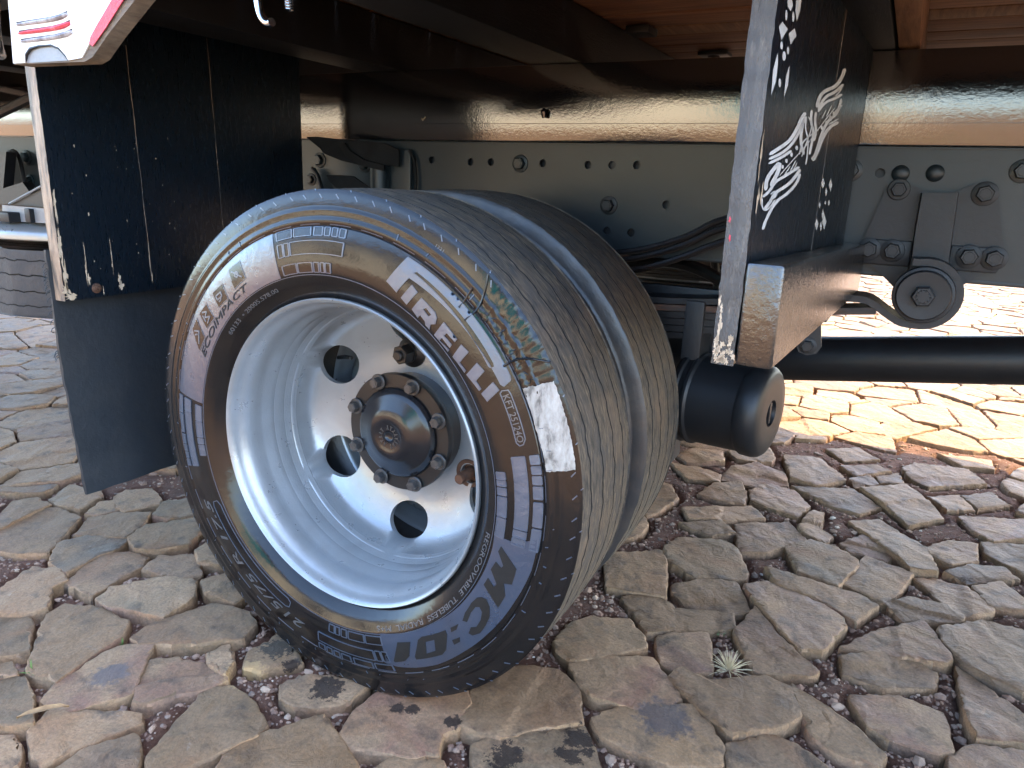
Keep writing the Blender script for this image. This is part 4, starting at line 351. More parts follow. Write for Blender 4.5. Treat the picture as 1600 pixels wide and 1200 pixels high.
def fill2d(polys):
    """polygons (first outer, rest holes) -> triangulated 2-D verts, faces"""
    cu = bpy.data.curves.new('tmp', 'CURVE'); cu.dimensions = '2D'; cu.fill_mode = 'FRONT'
    for p in polys:
        sp = cu.splines.new('POLY'); sp.points.add(len(p) - 1); sp.use_cyclic_u = True
        for q, (x, y) in zip(sp.points, p): q.co = (x, y, 0, 1)
    o = bpy.data.objects.new('tmp', cu); me = o.to_mesh()
    v = [tuple(q.co) for q in me.vertices]; f = [tuple(q.vertices) for q in me.polygons]
    o.to_mesh_clear(); bpy.data.objects.remove(o); bpy.data.curves.remove(cu)
    return v, f
def plate(mb, polys, mp, thick, sides=True):
    """filled outline mapped by mp(u, v, w): face at w=0 and w=thick with walls"""
    v, f = fill2d(polys)
    mb.add([mp(a, b, thick) for a, b, _ in v], f); mb.add([mp(a, b, 0) for a, b, _ in v], [q[::-1] for q in f])
    for p in polys:
        n = len(p); mb.add([mp(a, b, 0) for a, b in p] + [mp(a, b, thick) for a, b in p], [(i, (i + 1) % n, n + (i + 1) % n, n + i) for i in range(n)])
    return mb
def circle(cx, cy, r, n=14): return [(cx + r * math.cos(2 * PI * i / n), cy + r * math.sin(2 * PI * i / n)) for i in range(n)]
def recalc(o):
    bm = bmesh.new(); bm.from_mesh(o.data); bmesh.ops.recalc_face_normals(bm, faces=bm.faces); bm.to_mesh(o.data); bm.free(); return o
def tag(o, label, cat, group=None, kind=None):
    o['label'] = label; o['category'] = cat
    if group: o['group'] = group
    if kind: o['kind'] = kind
    return o

# ------------------------------------------------------------------ ground
def voronoi_cells(sites, wts, lim=.62):
    """power cells, returned as convex polygons"""
    cell = {}; g = .3
    for i, (x, y) in enumerate(sites): cell.setdefault((int(x // g), int(y // g)), []).append(i)
    out = []
    for i, (x, y) in enumerate(sites):
        cx, cy = int(x // g), int(y // g)
        nb = [j for a in range(-2, 3) for b in range(-2, 3) for j in cell.get((cx + a, cy + b), ()) if j != i]
        nb.sort(key=lambda j: (sites[j][0] - x) ** 2 + (sites[j][1] - y) ** 2)
        P = [(-.4, -.4), (.4, -.4), (.4, .4), (-.4, .4)]; own = [-1] * 4
        for j in nb[:26]:
            dx, dy = sites[j][0] - x, sites[j][1] - y; d2 = dx * dx + dy * dy
            h = (d2 + wts[i] - wts[j]) / 2
            if h > math.sqrt(d2) * .57: continue
            Q = []
            for k in range(len(P)):
                a, b = P[k], P[(k + 1) % len(P)]
                da = a[0] * dx + a[1] * dy - h; db = b[0] * dx + b[1] * dy - h
                if da <= 0: Q.append(a)
                if (da < 0) != (db < 0) and da != db:
                    t = da / (da - db); Q.append((a[0] + t * (b[0] - a[0]), a[1] + t * (b[1] - a[1])))
            P = Q
            if len(P) < 3: break
        out.append([(a + x, b + y) for a, b in P] if len(P) > 2 else None)
    return out
def area(p): return sum(p[i][0] * p[(i + 1) % len(p)][1] - p[(i + 1) % len(p)][0] * p[i][1] for i in range(len(p))) / 2
def inset(p, d):
    """move the edges of a convex-ish CCW polygon inwards"""
    n = len(p); out = []
    for i in range(n):
        a, b, c = Vector(p[i - 1]), Vector(p[i]), Vector(p[(i + 1) % n])
        e1 = (b - a).normalized(); e2 = (c - b).normalized()
        n1 = Vector((-e1.y, e1.x)); n2 = Vector((-e2.y, e2.x)); m_ = n1 + n2
        if m_.length < .2: out.append(tuple(b)); continue
        m_.normalize(); k = min(2.0, 1 / max(.3, m_.dot(n1))); out.append(tuple(b + m_ * d * k))
    return out
def merge_short(p, d):
    q = []
    for v in p:
        if not q or math.dist(v, q[-1]) > d: q.append(v)
    if len(q) > 2 and math.dist(q[0], q[-1]) < d: q.pop()
    return q
def roughen(p, step, amp, r, cut=.0035):
    """cut the corners and break the edges of an outline"""
    q = []
    n = len(p)
    for i in range(n):
        a, b, c = Vector(p[i - 1]), Vector(p[i]), Vector(p[(i + 1) % n])
        u = (a - b); v = (c - b); k1 = min(cut * r.uniform(.4, 1.5), u.length * .3); k2 = min(cut * r.uniform(.4, 1.5), v.length * .3)
        q += [b + u.normalized() * k1, b + v.normalized() * k2]
    out = []
    for a, b in zip(q, q[1:] + q[:1]):
        L = (b - a).length; k = max(1, int(L / step)); nn = Vector((-(b - a).y, (b - a).x)).normalized() if L > 1e-6 else Vector((0, 0))
        for j in range(k):
            t = j / k; e = a.lerp(b, t); out.append(e + nn * r.uniform(-amp, amp) * (1 if j else .3) )
    return out
def stone_mesh(outline, r, fine):
    """one split stone: ragged outline, rounded arris, uneven cleft top"""
    step, amp = (.010, .0022) if fine else (.05, .004)
    O = roughen(outline, step, amp, r)
    c = sum(O, Vector((0, 0))) / len(O); n = len(O)
    tx, ty = r.gauss(0, .014), r.gauss(0, .014); z0 = r.uniform(-.004, .003)
    ph = [r.uniform(0, 6.28) for _ in range(6)]; ka = [r.uniform(14, 42) for _ in range(6)]
    # a step where a layer has split away
    sa = r.uniform(0, 2 * PI); so_ = r.uniform(-.3, .6) * .06; sh = r.choice([0, 0, .003, .004, .005])
    def top(p):
        d = p - c
        z = z0 + d.x * tx + d.y * ty + .0015 * (math.sin(ka[0] * d.x + ph[0]) * math.sin(ka[1] * d.y + ph[1]) + .6 * math.sin(ka[2] * (d.x + d.y) + ph[2]) * math.sin(ka[3] * (d.x - d.y) + ph[3]))
        s_ = (d.x * math.cos(sa) + d.y * math.sin(sa)) - so_ - .006 * math.sin(ka[4] * (d.x * math.sin(sa) - d.y * math.cos(sa)) + ph[4])
        return z - sh * min(1, max(0, s_ / .008))
    rings = ((1.03, -.055), (1.0, -.005), (None, -.0014), (None, .0), (.74, .0), (.5, .0), (.25, 0)) if fine else ((1.02, -.05), (1.0, -.008), (None, 0), (.55, 0))
    V = []; ins = 0
    jit = [r.uniform(.6, 1.5) for _ in O]
    for k, (sc, dz) in enumerate(rings):
        for i, p in enumerate(O):
            if sc is None:
                d = (c - p); L = d.length; ins = (.0014, .0042)[0 if k == 2 else 1] * jit[i] * (1.9 if jit[i] > 1.3 else 1) if fine else .004
                q = p + d.normalized() * min(ins, L * .4)
            else: q = c + (p - c) * sc
            z = top(q) + dz * (jit[i] if k in (1, 2) else 1)
            V.append((q.x - c.x, q.y - c.y, z))
    V.append((0, 0, top(c))); F = []
    for k in range(len(rings) - 1):
        for i in range(n): j = (i + 1) % n; F.append((k * n + i, k * n + j, (k + 1) * n + j, (k + 1) * n + i))
    k = (len(rings) - 1) * n; m_ = len(V) - 1
    for i in range(n): F.append((k + i, k + (i + 1) % n, m_))
    return V, F, c
CAMXY = Vector((.68, -.8568))
def fov_ok(p):
    d = Vector((p[0], p[1])) - CAMXY; a = math.degrees(math.atan2(d.y, d.x)); fa = math.degrees(math.atan2(.85367, -.44576))
    return abs((a - fa + 180) % 360 - 180) < 47
def pip(pt, poly):
    x, y = pt; c = False
    for i in range(len(poly)):
        (x1, y1), (x2, y2) = poly[i - 1], poly[i]
        if (y1 > y) != (y2 > y) and x < (x2 - x1) * (y - y1) / (y2 - y1) + x1: c = not c
    return c
def build_ground():
    v = []; f = []; n = 90
    for i in range(n + 1):
        for j in range(n + 1):
            x = -7 + 12.5 * i / n; y = -2 + 12.5 * j / n
            v.append((x, y, -.034 + .004 * math.sin(x * 9) * math.sin(y * 11) + rng.normal(0, .0015)))
    for i in range(n):
        for j in range(n): a = i * (n + 1) + j; f.append((a, a + n + 1, a + n + 2, a + 1))
    g = obj('ground', v, f, SOIL); g['kind'] = 'structure'
    # paving carried on to the horizon around the stones that are built
    B = 160; x0, x1, y0, y1 = -7, 5.5, -2, 10.5; vv = []; ff = []
    for (a, b, c, d) in ((-B, x0, -B, B), (x1, B, -B, B), (x0, x1, y1, B), (x0, x1, -B, y0)):
        k = len(vv); vv += [(a, c, -.008), (b, c, -.008), (b, d, -.008), (a, d, -.008)]; ff.append((k, k + 1, k + 2, k + 3))
    fp = obj('paved_yard', vv, ff, FARPAV, smooth=False); fp['kind'] = 'structure'
    r = random.Random(5)
    # sites
    boxes = [(min(a for a, b in p) - .01, max(a for a, b in p) + .01, min(b for a, b in p) - .01, max(b for a, b in p) + .01) for p in STONES]
    def traced(x, y):
        for p, bx in zip(STONES, boxes):
            if bx[0] < x < bx[1] and bx[2] < y < bx[3] and pip((x, y), p): return True
        return False
    sites = []; wts = []; kind = []
    gx = .158
    for i in range(int(12.5 / gx)):
        for j in range(int(12.5 / gx)):
            x = -7 + (i + .5 + r.uniform(-.46, .46)) * gx; y = -2 + (j + .5 + (i % 2) * .5 + r.uniform(-.46, .46)) * gx
            if traced(x, y): continue
            if r.random() < .14: continue
            sites.append((x, y)); wts.append(r.gauss(0, .0035)); kind.append(0)
    for p in STONES:                      # ring of sites inside every measured stone keeps the others off it
        c = Vector((sum(a for a, b in p) / len(p), sum(b for a, b in p) / len(p)))
        ins = inset(p, .010); ins = ins if abs(area(ins)) < abs(area(p)) else p
        for a, b in zip(ins, ins[1:] + ins[:1]):
            a, b = Vector(a), Vector(b); k = max(1, int((b - a).length / .03))
            for t in range(k): q = a.lerp(b, t / k); sites.append((q.x, q.y)); wts.append(0.0); kind.append(1)
    bt = [(x, y) for (x, y), k in zip(sites, kind) if k]
    bt = np.array(bt)
    keep = [k == 1 or np.min((bt[:, 0] - s[0]) ** 2 + (bt[:, 1] - s[1]) ** 2) > .045 ** 2 for s, k in zip(sites, kind)]
    sites = [s for s, k in zip(sites, keep) if k]; wts = [s for s, k in zip(wts, keep) if k]; kind = [s for s, k in zip(kind, keep) if k]
    cells = voronoi_cells(sites, wts)
    polys = [([tuple(v_) for v_ in inset(p, -.0055)], True) for p in STONES]
    for c_, k in zip(cells, kind):
        if k or c_ is None: continue
        c_ = merge_short(c_, .025)
        if len(c_) < 3 or area(c_) < .0028: continue
        c_ = inset(c_, r.choice([.0015, .003, .0045, .007]))
        if area(c_) < .0018: continue
        polys.append((c_, False))
    def ctr(p): return Vector((sum(a for a, b in p) / len(p), sum(b for a, b in p) / len(p)))
    vis = [(p, t) for p, t in polys if t or fov_ok(ctr(p))]
    oth = [(p, t) for p, t in polys if not (t or fov_ok(ctr(p)))]
    vis.sort(key=lambda q: (ctr(q[0]) - CAMXY).length - (100 if q[1] else 0))
    allp = []
    for p, t in vis[:298]:
        V, F, c = stone_mesh(p, r, True)
        o = obj('paving_stone', V, F, STONE, g, ang=24); o.location = (c.x, c.y, 0); allp.append(p)
    mb = MB()
    for p, t in vis[298:] + oth:
        near = (ctr(p) - CAMXY).length < 4.2 and (p, t) not in oth
        V, F, c = stone_mesh(p, r, near)
        mb.add([(a + c.x, b + c.y, z) for a, b, z in V], F); allp.append(p)
    o = mb.build('paving_stone', STONE, g, ang=24); o['kind'] = 'stuff'
    # gravel in the joints: raster mask of the stones, pebbles only where no stone lies
    X0, X1, Y0, Y1, st = -2.6, 2.6, -.75, 3.2, .005
    nx, ny = int((X1 - X0) / st), int((Y1 - Y0) / st); mask = np.zeros((nx, ny), bool)
    for p in allp:
        xs = [a for a, b in p]; ys = [b for a, b in p]
        i0, i1 = max(0, int((min(xs) - X0) / st)), min(nx, int((max(xs) - X0) / st) + 2); j0, j1 = max(0, int((min(ys) - Y0) / st)), min(ny, int((max(ys) - Y0) / st) + 2)
        if i0 >= i1 or j0 >= j1: continue
        gx_, gy_ = np.meshgrid(X0 + (np.arange(i0, i1) + .5) * st, Y0 + (np.arange(j0, j1) + .5) * st, indexing='ij'); ins = np.zeros(gx_.shape, bool)
        for k in range(len(p)):
            (xa, ya), (xb, yb) = p[k - 1], p[k]
            if ya == yb: continue
            cnd = ((ya > gy_) != (yb > gy_)) & (gx_ < (xb - xa) * (gy_ - ya) / (yb - ya) + xa); ins ^= cnd
        mask[i0:i1, j0:j1] |= ins
    fr = ~mask; dist = np.zeros((nx, ny)); cur = fr.copy()
    for k in range(9):
        dist += cur * st; c2 = cur.copy()
        c2[1:] &= cur[:-1]; c2[:-1] &= cur[1:]; c2[:, 1:] &= cur[:, :-1]; c2[:, :-1] &= cur[:, 1:]; cur = c2
    # packed red soil between the stones: low in the narrow joints, level in the wide ones
    h = np.clip(dist / .022, 0, 1); h = -.027 + .019 * h * h * (3 - 2 * h)
    for _ in range(2): h[1:-1, 1:-1] = (h[1:-1, 1:-1] * 2 + h[:-2, 1:-1] + h[2:, 1:-1] + h[1:-1, :-2] + h[1:-1, 2:]) / 6
    h = h + rng.normal(0, .0006, h.shape)
    sub = fr.copy(); sub[1:] |= fr[:-1]; sub[:-1] |= fr[1:]; sub[:, 1:] |= fr[:, :-1]; sub[:, :-1] |= fr[:, 1:]
    a_, b_ = 2, 2; hx, hy = nx // 2, ny // 2
    vi = np.arange(hx * hy).reshape(hx, hy); hv = h[:hx * 2:2, :hy * 2:2]
    gx2, gy2 = np.meshgrid(X0 + (np.arange(hx) * 2 + .5) * st, Y0 + (np.arange(hy) * 2 + .5) * st, indexing='ij')
    ok = sub[:hx * 2:2, :hy * 2:2]; q_ = ok[:-1, :-1] | ok[1:, :-1] | ok[:-1, 1:] | ok[1:, 1:]
    qi = np.argwhere(q_); fa = vi[qi[:, 0], qi[:, 1]]; Fq = np.stack([fa, fa + hy, fa + hy + 1, fa + 1], 1)
    us = np.unique(Fq); rm = np.full(hx * hy, -1); rm[us] = np.arange(len(us)); Vq = np.stack([gx2.ravel(), gy2.ravel(), hv.ravel()], 1)[us]
    sm = bpy.data.meshes.new('joint_soil'); sm.from_pydata(Vq.tolist(), [], rm[Fq].tolist()); sm.materials.append(SOIL); sm.polygons.foreach_set('use_smooth', [True] * len(sm.polygons))
    so2 = link(bpy.data.objects.new('joint_soil', sm), g); so2['kind'] = 'stuff'
    free = np.argwhere(fr)
    P = np.stack([X0 + (free[:, 0] + .5) * st, Y0 + (free[:, 1] + .5) * st], 1)
    hP = h[free[:, 0], free[:, 1]]; dP = dist[free[:, 0], free[:, 1]]
    dd = np.hypot(P[:, 0] - CAMXY.x, P[:, 1] - CAMXY.y)
    prob = np.clip(1.5 / (dd ** 2), 0, 1); fo = np.array([fov_ok(q) for q in P[:]]) if len(P) < 200000 else np.ones(len(P), bool)
    pick = (rng.random(len(P)) < prob * np.clip(dP / .016, .12, 1) * .42) & fo; sel = P[pick]; hS = hP[pick]
    bm = bmesh.new(); bmesh.ops.create_icosphere(bm, subdivisions=1, radius=1); iv = np.array([v_.co[:] for v_ in bm.verts]); fi = np.array([[v_.index for v_ in f_.verts] for f_ in bm.faces]); bm.free()
    N_ = len(sel)
    sc = np.clip(rng.lognormal(math.log(.0025), .55, N_), .0011, .0095)[:, None, None] * np.stack([rng.uniform(.8, 1.4, N_), rng.uniform(.7, 1.2, N_), rng.uniform(.5, .85, N_)], 1)[:, None, :]
    rot = rng.uniform(0, 6.28, N_); ca, sa = np.cos(rot), np.sin(rot)
    V = iv[None] * (1 + rng.uniform(-.22, .22, (N_, len(iv), 1))) * sc
    V = np.stack([V[..., 0] * ca[:, None] - V[..., 1] * sa[:, None], V[..., 0] * sa[:, None] + V[..., 1] * ca[:, None], V[..., 2]], -1)
    V += np.stack([sel[:, 0] + rng.uniform(-.0025, .0025, N_), sel[:, 1] + rng.uniform(-.0025, .0025, N_), hS + rng.uniform(-.0012, .0012, N_)], 1)[:, None]
    Fm = (fi[None] + (np.arange(N_) * len(iv))[:, None, None]).reshape(-1, 3)
    me = bpy.data.meshes.new('gravel'); me.from_pydata(V.reshape(-1, 3).tolist(), [], Fm.tolist()); me.materials.append(GRAVEL)
    o = link(bpy.data.objects.new('gravel', me)); o['kind'] = 'stuff'; o['label'] = 'loose red brown gravel filling the joints between the paving stones'; o['category'] = 'gravel'
    print('stones', len(allp), 'pebbles', N_)
    return g
GROUND = build_ground()

# ------------------------------------------------------------------ truck
TRUCK = bpy.data.objects.new('truck', None); COL.objects.link(TRUCK)
TRUCK.location = (0, .945, 0)
tag(TRUCK, 'black painted cargo truck with dual rear wheels and wooden mudguard boards', 'truck')
def under(o):          # children are written in world coordinates
    o.parent = TRUCK; o.matrix_parent_inverse = Matrix.Translation((0, -.945, 0)); return o
ZC = .378
W = Matrix.Translation((0, 0, ZC)) @ Matrix.Rotation(PI / 2, 4, 'X')      # local Z -> -Y (towards the viewer)
# rim profile (r, y)
RIM = [(.2290, -.0835), (.2312, -.0885), (.2345, -.0905), (.2362, -.0885), (.2362, -.083), (.231, -.076), (.2270, -.066), (.2230, -.055), (.222, -.03), (.213, -.008), (.211, .03), (.222, .055), (.223, .08), (.236, .085), (.236, .090), (.231, .090), (.217, .080), (.216, .05), (.205, .034),
       (.2120, .012), (.2136, .004), (.2142, -.003), (.2134, -.010), (.2146, -.018), (.2178, -.030), (.2188, -.036), (.2182, -.043), (.2186, -.055), (.2210, -.064), (.2245, -.0705), (.2265, -.0745), (.2274, -.0785)]
DISC = [(.2125, .026), (.2095, .0225), (.2068, .026), (.2052, .038), (.2040, .050), (.2005, .0615), (.193, .0705), (.182, .0775), (.168, .0845), (.150, .0925), (.132, .0975), (.085, .0985), (.085, .1095), (.134, .1085), (.152, .1035), (.170, .0955), (.185, .088), (.197, .079), (.206, .066), (.2122, .046)]
def lathe_y(prof, seg=128):
    mb = MB(); mb.lathe([(r, -y) for r, y in prof], W, seg, closed=True); return mb
def make_disc():
    """pressed wheel disc: one sheet, six hand holes and two stud holes, lifted to its dished profile"""
    from mathutils.geometry import delaunay_2d_cdt
    fr = sorted(DISC[:12]); ra = [a for a, b in fr]; ya = [b for a, b in fr]
    H = [[((.169 + .0300 * math.cos(a)) * math.cos(t) - .0385 * math.sin(a) * math.sin(t), (.169 + .0300 * math.cos(a)) * math.sin(t) + .0385 * math.sin(a) * math.cos(t)) for a in [2 * PI * i / 48 for i in range(48)]] for t in [math.radians(29.5 + 60 * k) for k in range(6)]]
    H += [circle(.1265 * math.cos(t), .1265 * math.sin(t), .0165, 20) for t in (math.radians(90), math.radians(-30))]
    loops = [circle(0, 0, .2124, 144), circle(0, 0, .088, 72)] + H
    vs = []; es = []
    for p in loops: k = len(vs); n = len(p); vs += [Vector(q) for q in p]; es += [(k + i, k + (i + 1) % n) for i in range(n)]
    nb = len(vs)
    for r in (.2110, .2095, .2080, .2068, .2058, .2050, .2040, .2025, .2005, .197, .193, .188, .182, .175, .168, .159, .150, .141, .132, .115, .10):
        for q in circle(0, 0, r, 144):
            if all(math.hypot(q[0] - .169 * math.cos(math.radians(29.5 + 60 * k)), q[1] - .169 * math.sin(math.radians(29.5 + 60 * k))) > .0395 for k in range(6)) and all(math.hypot(q[0] - .1265 * math.cos(t), q[1] - .1265 * math.sin(t)) > .0178 for t in (math.radians(90), math.radians(-30))): vs.append(Vector(q))
    v2, e2, f2, *_ = delaunay_2d_cdt(vs, es, [], 0, 1e-6)
    F = []
    for f in f2:
        c = sum((v2[i] for i in f), Vector((0, 0))) / len(f)
        if c.length > .0875 and c.length < .2124 and not any(pip((c.x, c.y), h) for h in H): F.append(tuple(f))
    V = []; n = len(v2)
    for w_ in (0, 1):
        for q in v2: r = q.length; V.append((q.x, float(np.interp(r, ra, ya)) + w_ * .0095, ZC + q.y))
    up = [f for f in F]; G = up + [tuple(i + n for i in f[::-1]) for f in up]
    ec = {(a, b) for f in F for a, b in zip(f, f[1:] + f[:1])}
    G += [(b, a, a + n, b + n) for a, b in ec if (b, a) not in ec]
    # round the lip of every hole a little
    return V, G
# tyre half profile (y, r) outer side
TW = .0885
SIDE = [(-.078, .2325), (-.0840, .2385), (-.0880, .2430), (-.0935, .2500), (-.1000, .2590), (-.1022, .2660), (-.1040, .2685), (-.1050, .2800), (-.1046, .2920), (-.1032, .3050), (-.1009, .3180), (-.0983, .3290), (-.0970, .3338), (-.0950, .3352), (-.0955, .3375), (-.0964, .3395), (-.0957, .3440), (-.0943, .3462), (-.0936, .3500), (-.0944, .3545), (-.0940, .3570), (-.0926, .3586), (-.0921, .3620), (-.0908, .3690), (-.0893, .3760), (-.0880, .3805), (-.0867, .3828)]
def sw_y(r):
    ys = [a for a, b in SIDE]; rs = [b for a, b in SIDE]
    return float(np.interp(r, rs, ys))
def vnoise(x, y, seed=0):
    return math.sin(x * 1.7 + seed) * math.sin(y * 2.3 + seed * 1.3) + .5 * math.sin(x * 4.1 + y * 3.3 + seed * 2) + .25 * math.sin(x * 9.7 - y * 7.9 + seed)
def make_tyre(name, parent, damage, dy=0.0, nth=560, side=None):
    V = []; F = []; FM = []; UV = []
    gr = [-.060, -.022, .020, .058]
    cols = [('s', a, b) for a, b in SIDE]
    tr = []
    y = -.0862
    base = [-.0862, -.082, -.076, -.070]
    for gi, g in enumerate(gr):
        tr += [(g - .0105, 0, gi), (g - .006, 0, gi), (g - .0017, 0, gi), (g - .0012, 1, gi), (g + .0012, 1, gi), (g + .0017, 0, gi), (g + .006, 0, gi), (g + .0105, 0, gi)]
        if gi < 3: tr += [(g + .016, 0, gi), (g + .0215, 0, gi + 1)]
    tr = [(b, 0, 0) for b in base if b < -.0715] + tr + [(.074, 0, 3), (.080, 0, 3), (.0862, 0, 3)]
    cols += [('t',) + q for q in tr] + [('s', -a, b) for a, b in reversed(SIDE)]
    nc = len(cols)
    for i in range(nth):
        th = 2 * PI * i / nth
        for c in cols:
            if c[0] == 's':
                _, yy, r = c
                if damage and yy < 0 and r > .337:
                    dg = math.degrees(th)
                    wt = max(0, min(1, (dg - 24) / 3)) * max(0, min(1, (49 - dg) / 3))
                    yy += wt * (.0007 * vnoise(th * 50, r * 260, 1) + .0004 * math.sin(th * 200)); r += wt * (-.0006 + .0005 * vnoise(th * 40, yy * 300, 2))
                elif yy < 0 and r > .355: r += .0005 * vnoise(th * 25, r * 80, 3)
            else:
                _, y0, g, gi = c
                wv = .0019 * math.sin(th * 46 + gi * 1.9) + .0009 * math.sin(th * 113 + gi)
                yy = y0 + wv * max(0, 1 - abs(y0 - gr[gi]) / .014)
                dep = .0035 * (.45 + .55 * math.sin(th * 3 + gi * 2.1) ** 2) if gi in (0, 3) else .0055
                r = .3845 - .0032 * (yy / TW) ** 2 - g * dep + .00022 * vnoise(th * 40, yy * 180, gi)
                if abs(y0) > .083: r -= .0009
            x = r * math.cos(th); z = ZC + r * math.sin(th)
            if z < .002: z = .002 + (z - .002) * .15; yy *= 1.02
            V.append((x, yy + dy, z)); UV.append((th / (2 * PI) * 6, (yy + .1) * 5))
    ns = len(SIDE)
    for i in range(nth):
        for j in range(nc - 1):
            a = i * nc + j; b = ((i + 1) % nth) * nc + j
            F.append((a, b, b + 1, a + 1)); FM.append(0 if not ns - 1 <= j < nc - ns else 2 if cols[j][0] == 't' and (cols[j][2] or (cols[j + 1][0] == 't' and cols[j + 1][2])) else 1)
    me = bpy.data.meshes.new(name); me.from_pydata(V, [], F); me.materials.append(side or SIDEWALL); me.materials.append(TREAD); me.materials.append(GROOVE)
    me.polygons.foreach_set('material_index', FM); me.polygons.foreach_set('use_smooth', [True] * len(F)); me.set_sharp_from_angle(angle=math.radians(38))
    ul = me.uv_layers.new(name='UVMap'); li = np.empty(len(me.loops), np.int32); me.loops.foreach_get('vertex_index', li)
    ul.data.foreach_set('uv', np.array(UV)[li].ravel()); me.update()
    o = bpy.data.objects.new(name, me); link(o, parent); return o

rm = lathe_y(RIM, 160); dv, df = make_disc()
rm.add(dv, df)
wheel = under(recalc(rm.build('wheel', SILVER, None, ang=40))); wheel['label'] = 'outer silver painted rear wheel with glossy black tyre'
tyre = make_tyre('tyre', wheel, True)
# --- raised writing on the sidewall
def subdiv_poly(p, m_=.004):
    q = []
    for a, b in zip(p, p[1:] + p[:1]):
        L = math.hypot((a[0] - b[0]) * .3, a[1] - b[1]); k = max(1, int(L / m_))
        for t in range(k): q.append((a[0] + (b[0] - a[0]) * t / k, a[1] + (b[1] - a[1]) * t / k))
    return q
def on_side(th, r, wv, lift=0.0):
    return (r * math.cos(th), sw_y(r) - wv - lift, ZC + r * math.sin(th))
def flat_grid(polys, step=.005):
    """triangulate in (arc, r) with interior points so the plate follows the bulge"""
    from mathutils.geometry import delaunay_2d_cdt
    vs = []; es = []
    for p in polys:
        k = len(vs); n = len(p); vs += [Vector((a * .3, b)) for a, b in p]; es += [(k + i, k + (i + 1) % n) for i in range(n)]
    xs = [v.x for v in vs]; ys = [v.y for v in vs]
    x = min(xs)
    while x < max(xs):
        y = min(ys)
        while y < max(ys): vs.append(Vector((x, y))); y += step
        x += step
    v2, e2, f2, *_ = delaunay_2d_cdt(vs, es, [], 0, 1e-5)
    def inside(c):
        return sum(pip((c.x, c.y), [(a * .3, b) for a, b in p]) for p in polys) == 1
    F = []
    for f in f2:
        c = sum((v2[i] for i in f), Vector((0, 0))) / len(f)
        if inside(c): F.append(tuple(f))
    return [(v.x / .3, v.y) for v in v2], F
def side_plate(mb, polys, h, lift=0.0, step=.006):
    P = [subdiv_poly([tuple(q) for q in p]) for p in polys]
    v, f = flat_grid(P, step)
    used = sorted({i for q in f for i in q}); mp = {i: k for k, i in enumerate(used)}
    mb.add([on_side(*v[i], h, lift) for i in used], [tuple(mp[i] for i in q) for q in f])
    for p in P:
        n = len(p); mb.add([on_side(a, b, h, lift) for a, b in p] + [on_side(a, b, -.0006, lift) for a, b in p], [(i, n + i, n + (i + 1) % n, (i + 1) % n) for i in range(n)])
mb = MB()
for g in LET:
    mb = MB(); side_plate(mb, g, .0011); mb.build('raised_letter', LETTER, wheel, ang=30)
mb = MB(); side_plate(mb, [PANEL], .0008); mb.build('tyre_panel', PANELM, wheel, ang=30)
mb = MB()
for g in MC:
    mb = MB(); side_plate(mb, g, .0008, .0008); mb.build('raised_letter', DARKLET, wheel, ang=30)
def arc_poly(t0, t1, r0, r1): return [(math.radians(t0), r0), (math.radians(t0), r1), (math.radians(t1), r1), (math.radians(t1), r0)]
mb = MB()
side_plate(mb, [arc_poly(171.2, 108.2, .2715, .3345)], .0007, 0, .007); mb.build('tyre_panel', PANELM, wheel, ang=30)
mb = MB()
for p in ICON:
    mb = MB(); side_plate(mb, [p], .0006, .0007); mb.build('tyre_icon', SIDEWALL, wheel, ang=30)
mb = MB()
def ridge(p, hw=.0006, lift=.0013):      # thin raised line round an outline
    o = [tuple(q) for q in p]; c = (sum(a for a, b in o) / len(o), sum(b for a, b in o) / len(o))
    i_ = [(c[0] + (a - c[0]) * .93, c[1] + (b - c[1]) * .93) for a, b in o]
    side_plate(mb, [o, i_], .0006, lift - .0006, .02)
for p in ICON: ridge(p)
def stroke(mb, pts, w_, h=.0006, lift=.0013):
    for a, b in zip(pts[:-1], pts[1:]):
        dx = (b[0] - a[0]) * .3; dy = b[1] - a[1]; L = math.hypot(dx, dy) or 1e-6; nx, ny = -dy / L * w_ / 2 / .3, dx / L * w_ / 2
        side_plate(mb, [[(a[0] + nx, a[1] + ny), (b[0] + nx, b[1] + ny), (b[0] - nx, b[1] - ny), (a[0] - nx, a[1] - ny)]], h, lift, .02)
def icon_uv(p, u, v):     # p: four corners of the badge
    a, b, c, d = p; e = (a[0] + (d[0] - a[0]) * u, a[1] + (d[1] - a[1]) * u); f = (b[0] + (c[0] - b[0]) * u, b[1] + (c[1] - b[1]) * u)
    return (e[0] + (f[0] - e[0]) * v, e[1] + (f[1] - e[1]) * v)
for p, ss in zip(ICON, ([((.2, .25), (.5, .75), (.8, .25)), ((.35, .2), (.5, .5))], [((.15, .3), (.35, .7), (.5, .35), (.7, .75), (.85, .3)), ((.3, .25), (.7, .25))], [((.35, .2), (.35, .65), (.6, .65), (.6, .2), (.35, .2)), ((.6, .55), (.75, .45), (.75, .25))], [((.2, .2), (.8, .8)), ((.35, .5), (.5, .35), (.65, .5), (.5, .65), (.35, .5))])):
    for s_ in ss: stroke(mb, [icon_uv(p, *q) for q in s_], .0022)
mb.build('tyre_icon_mark', LETTER, wheel, ang=30)['kind'] = 'stuff'
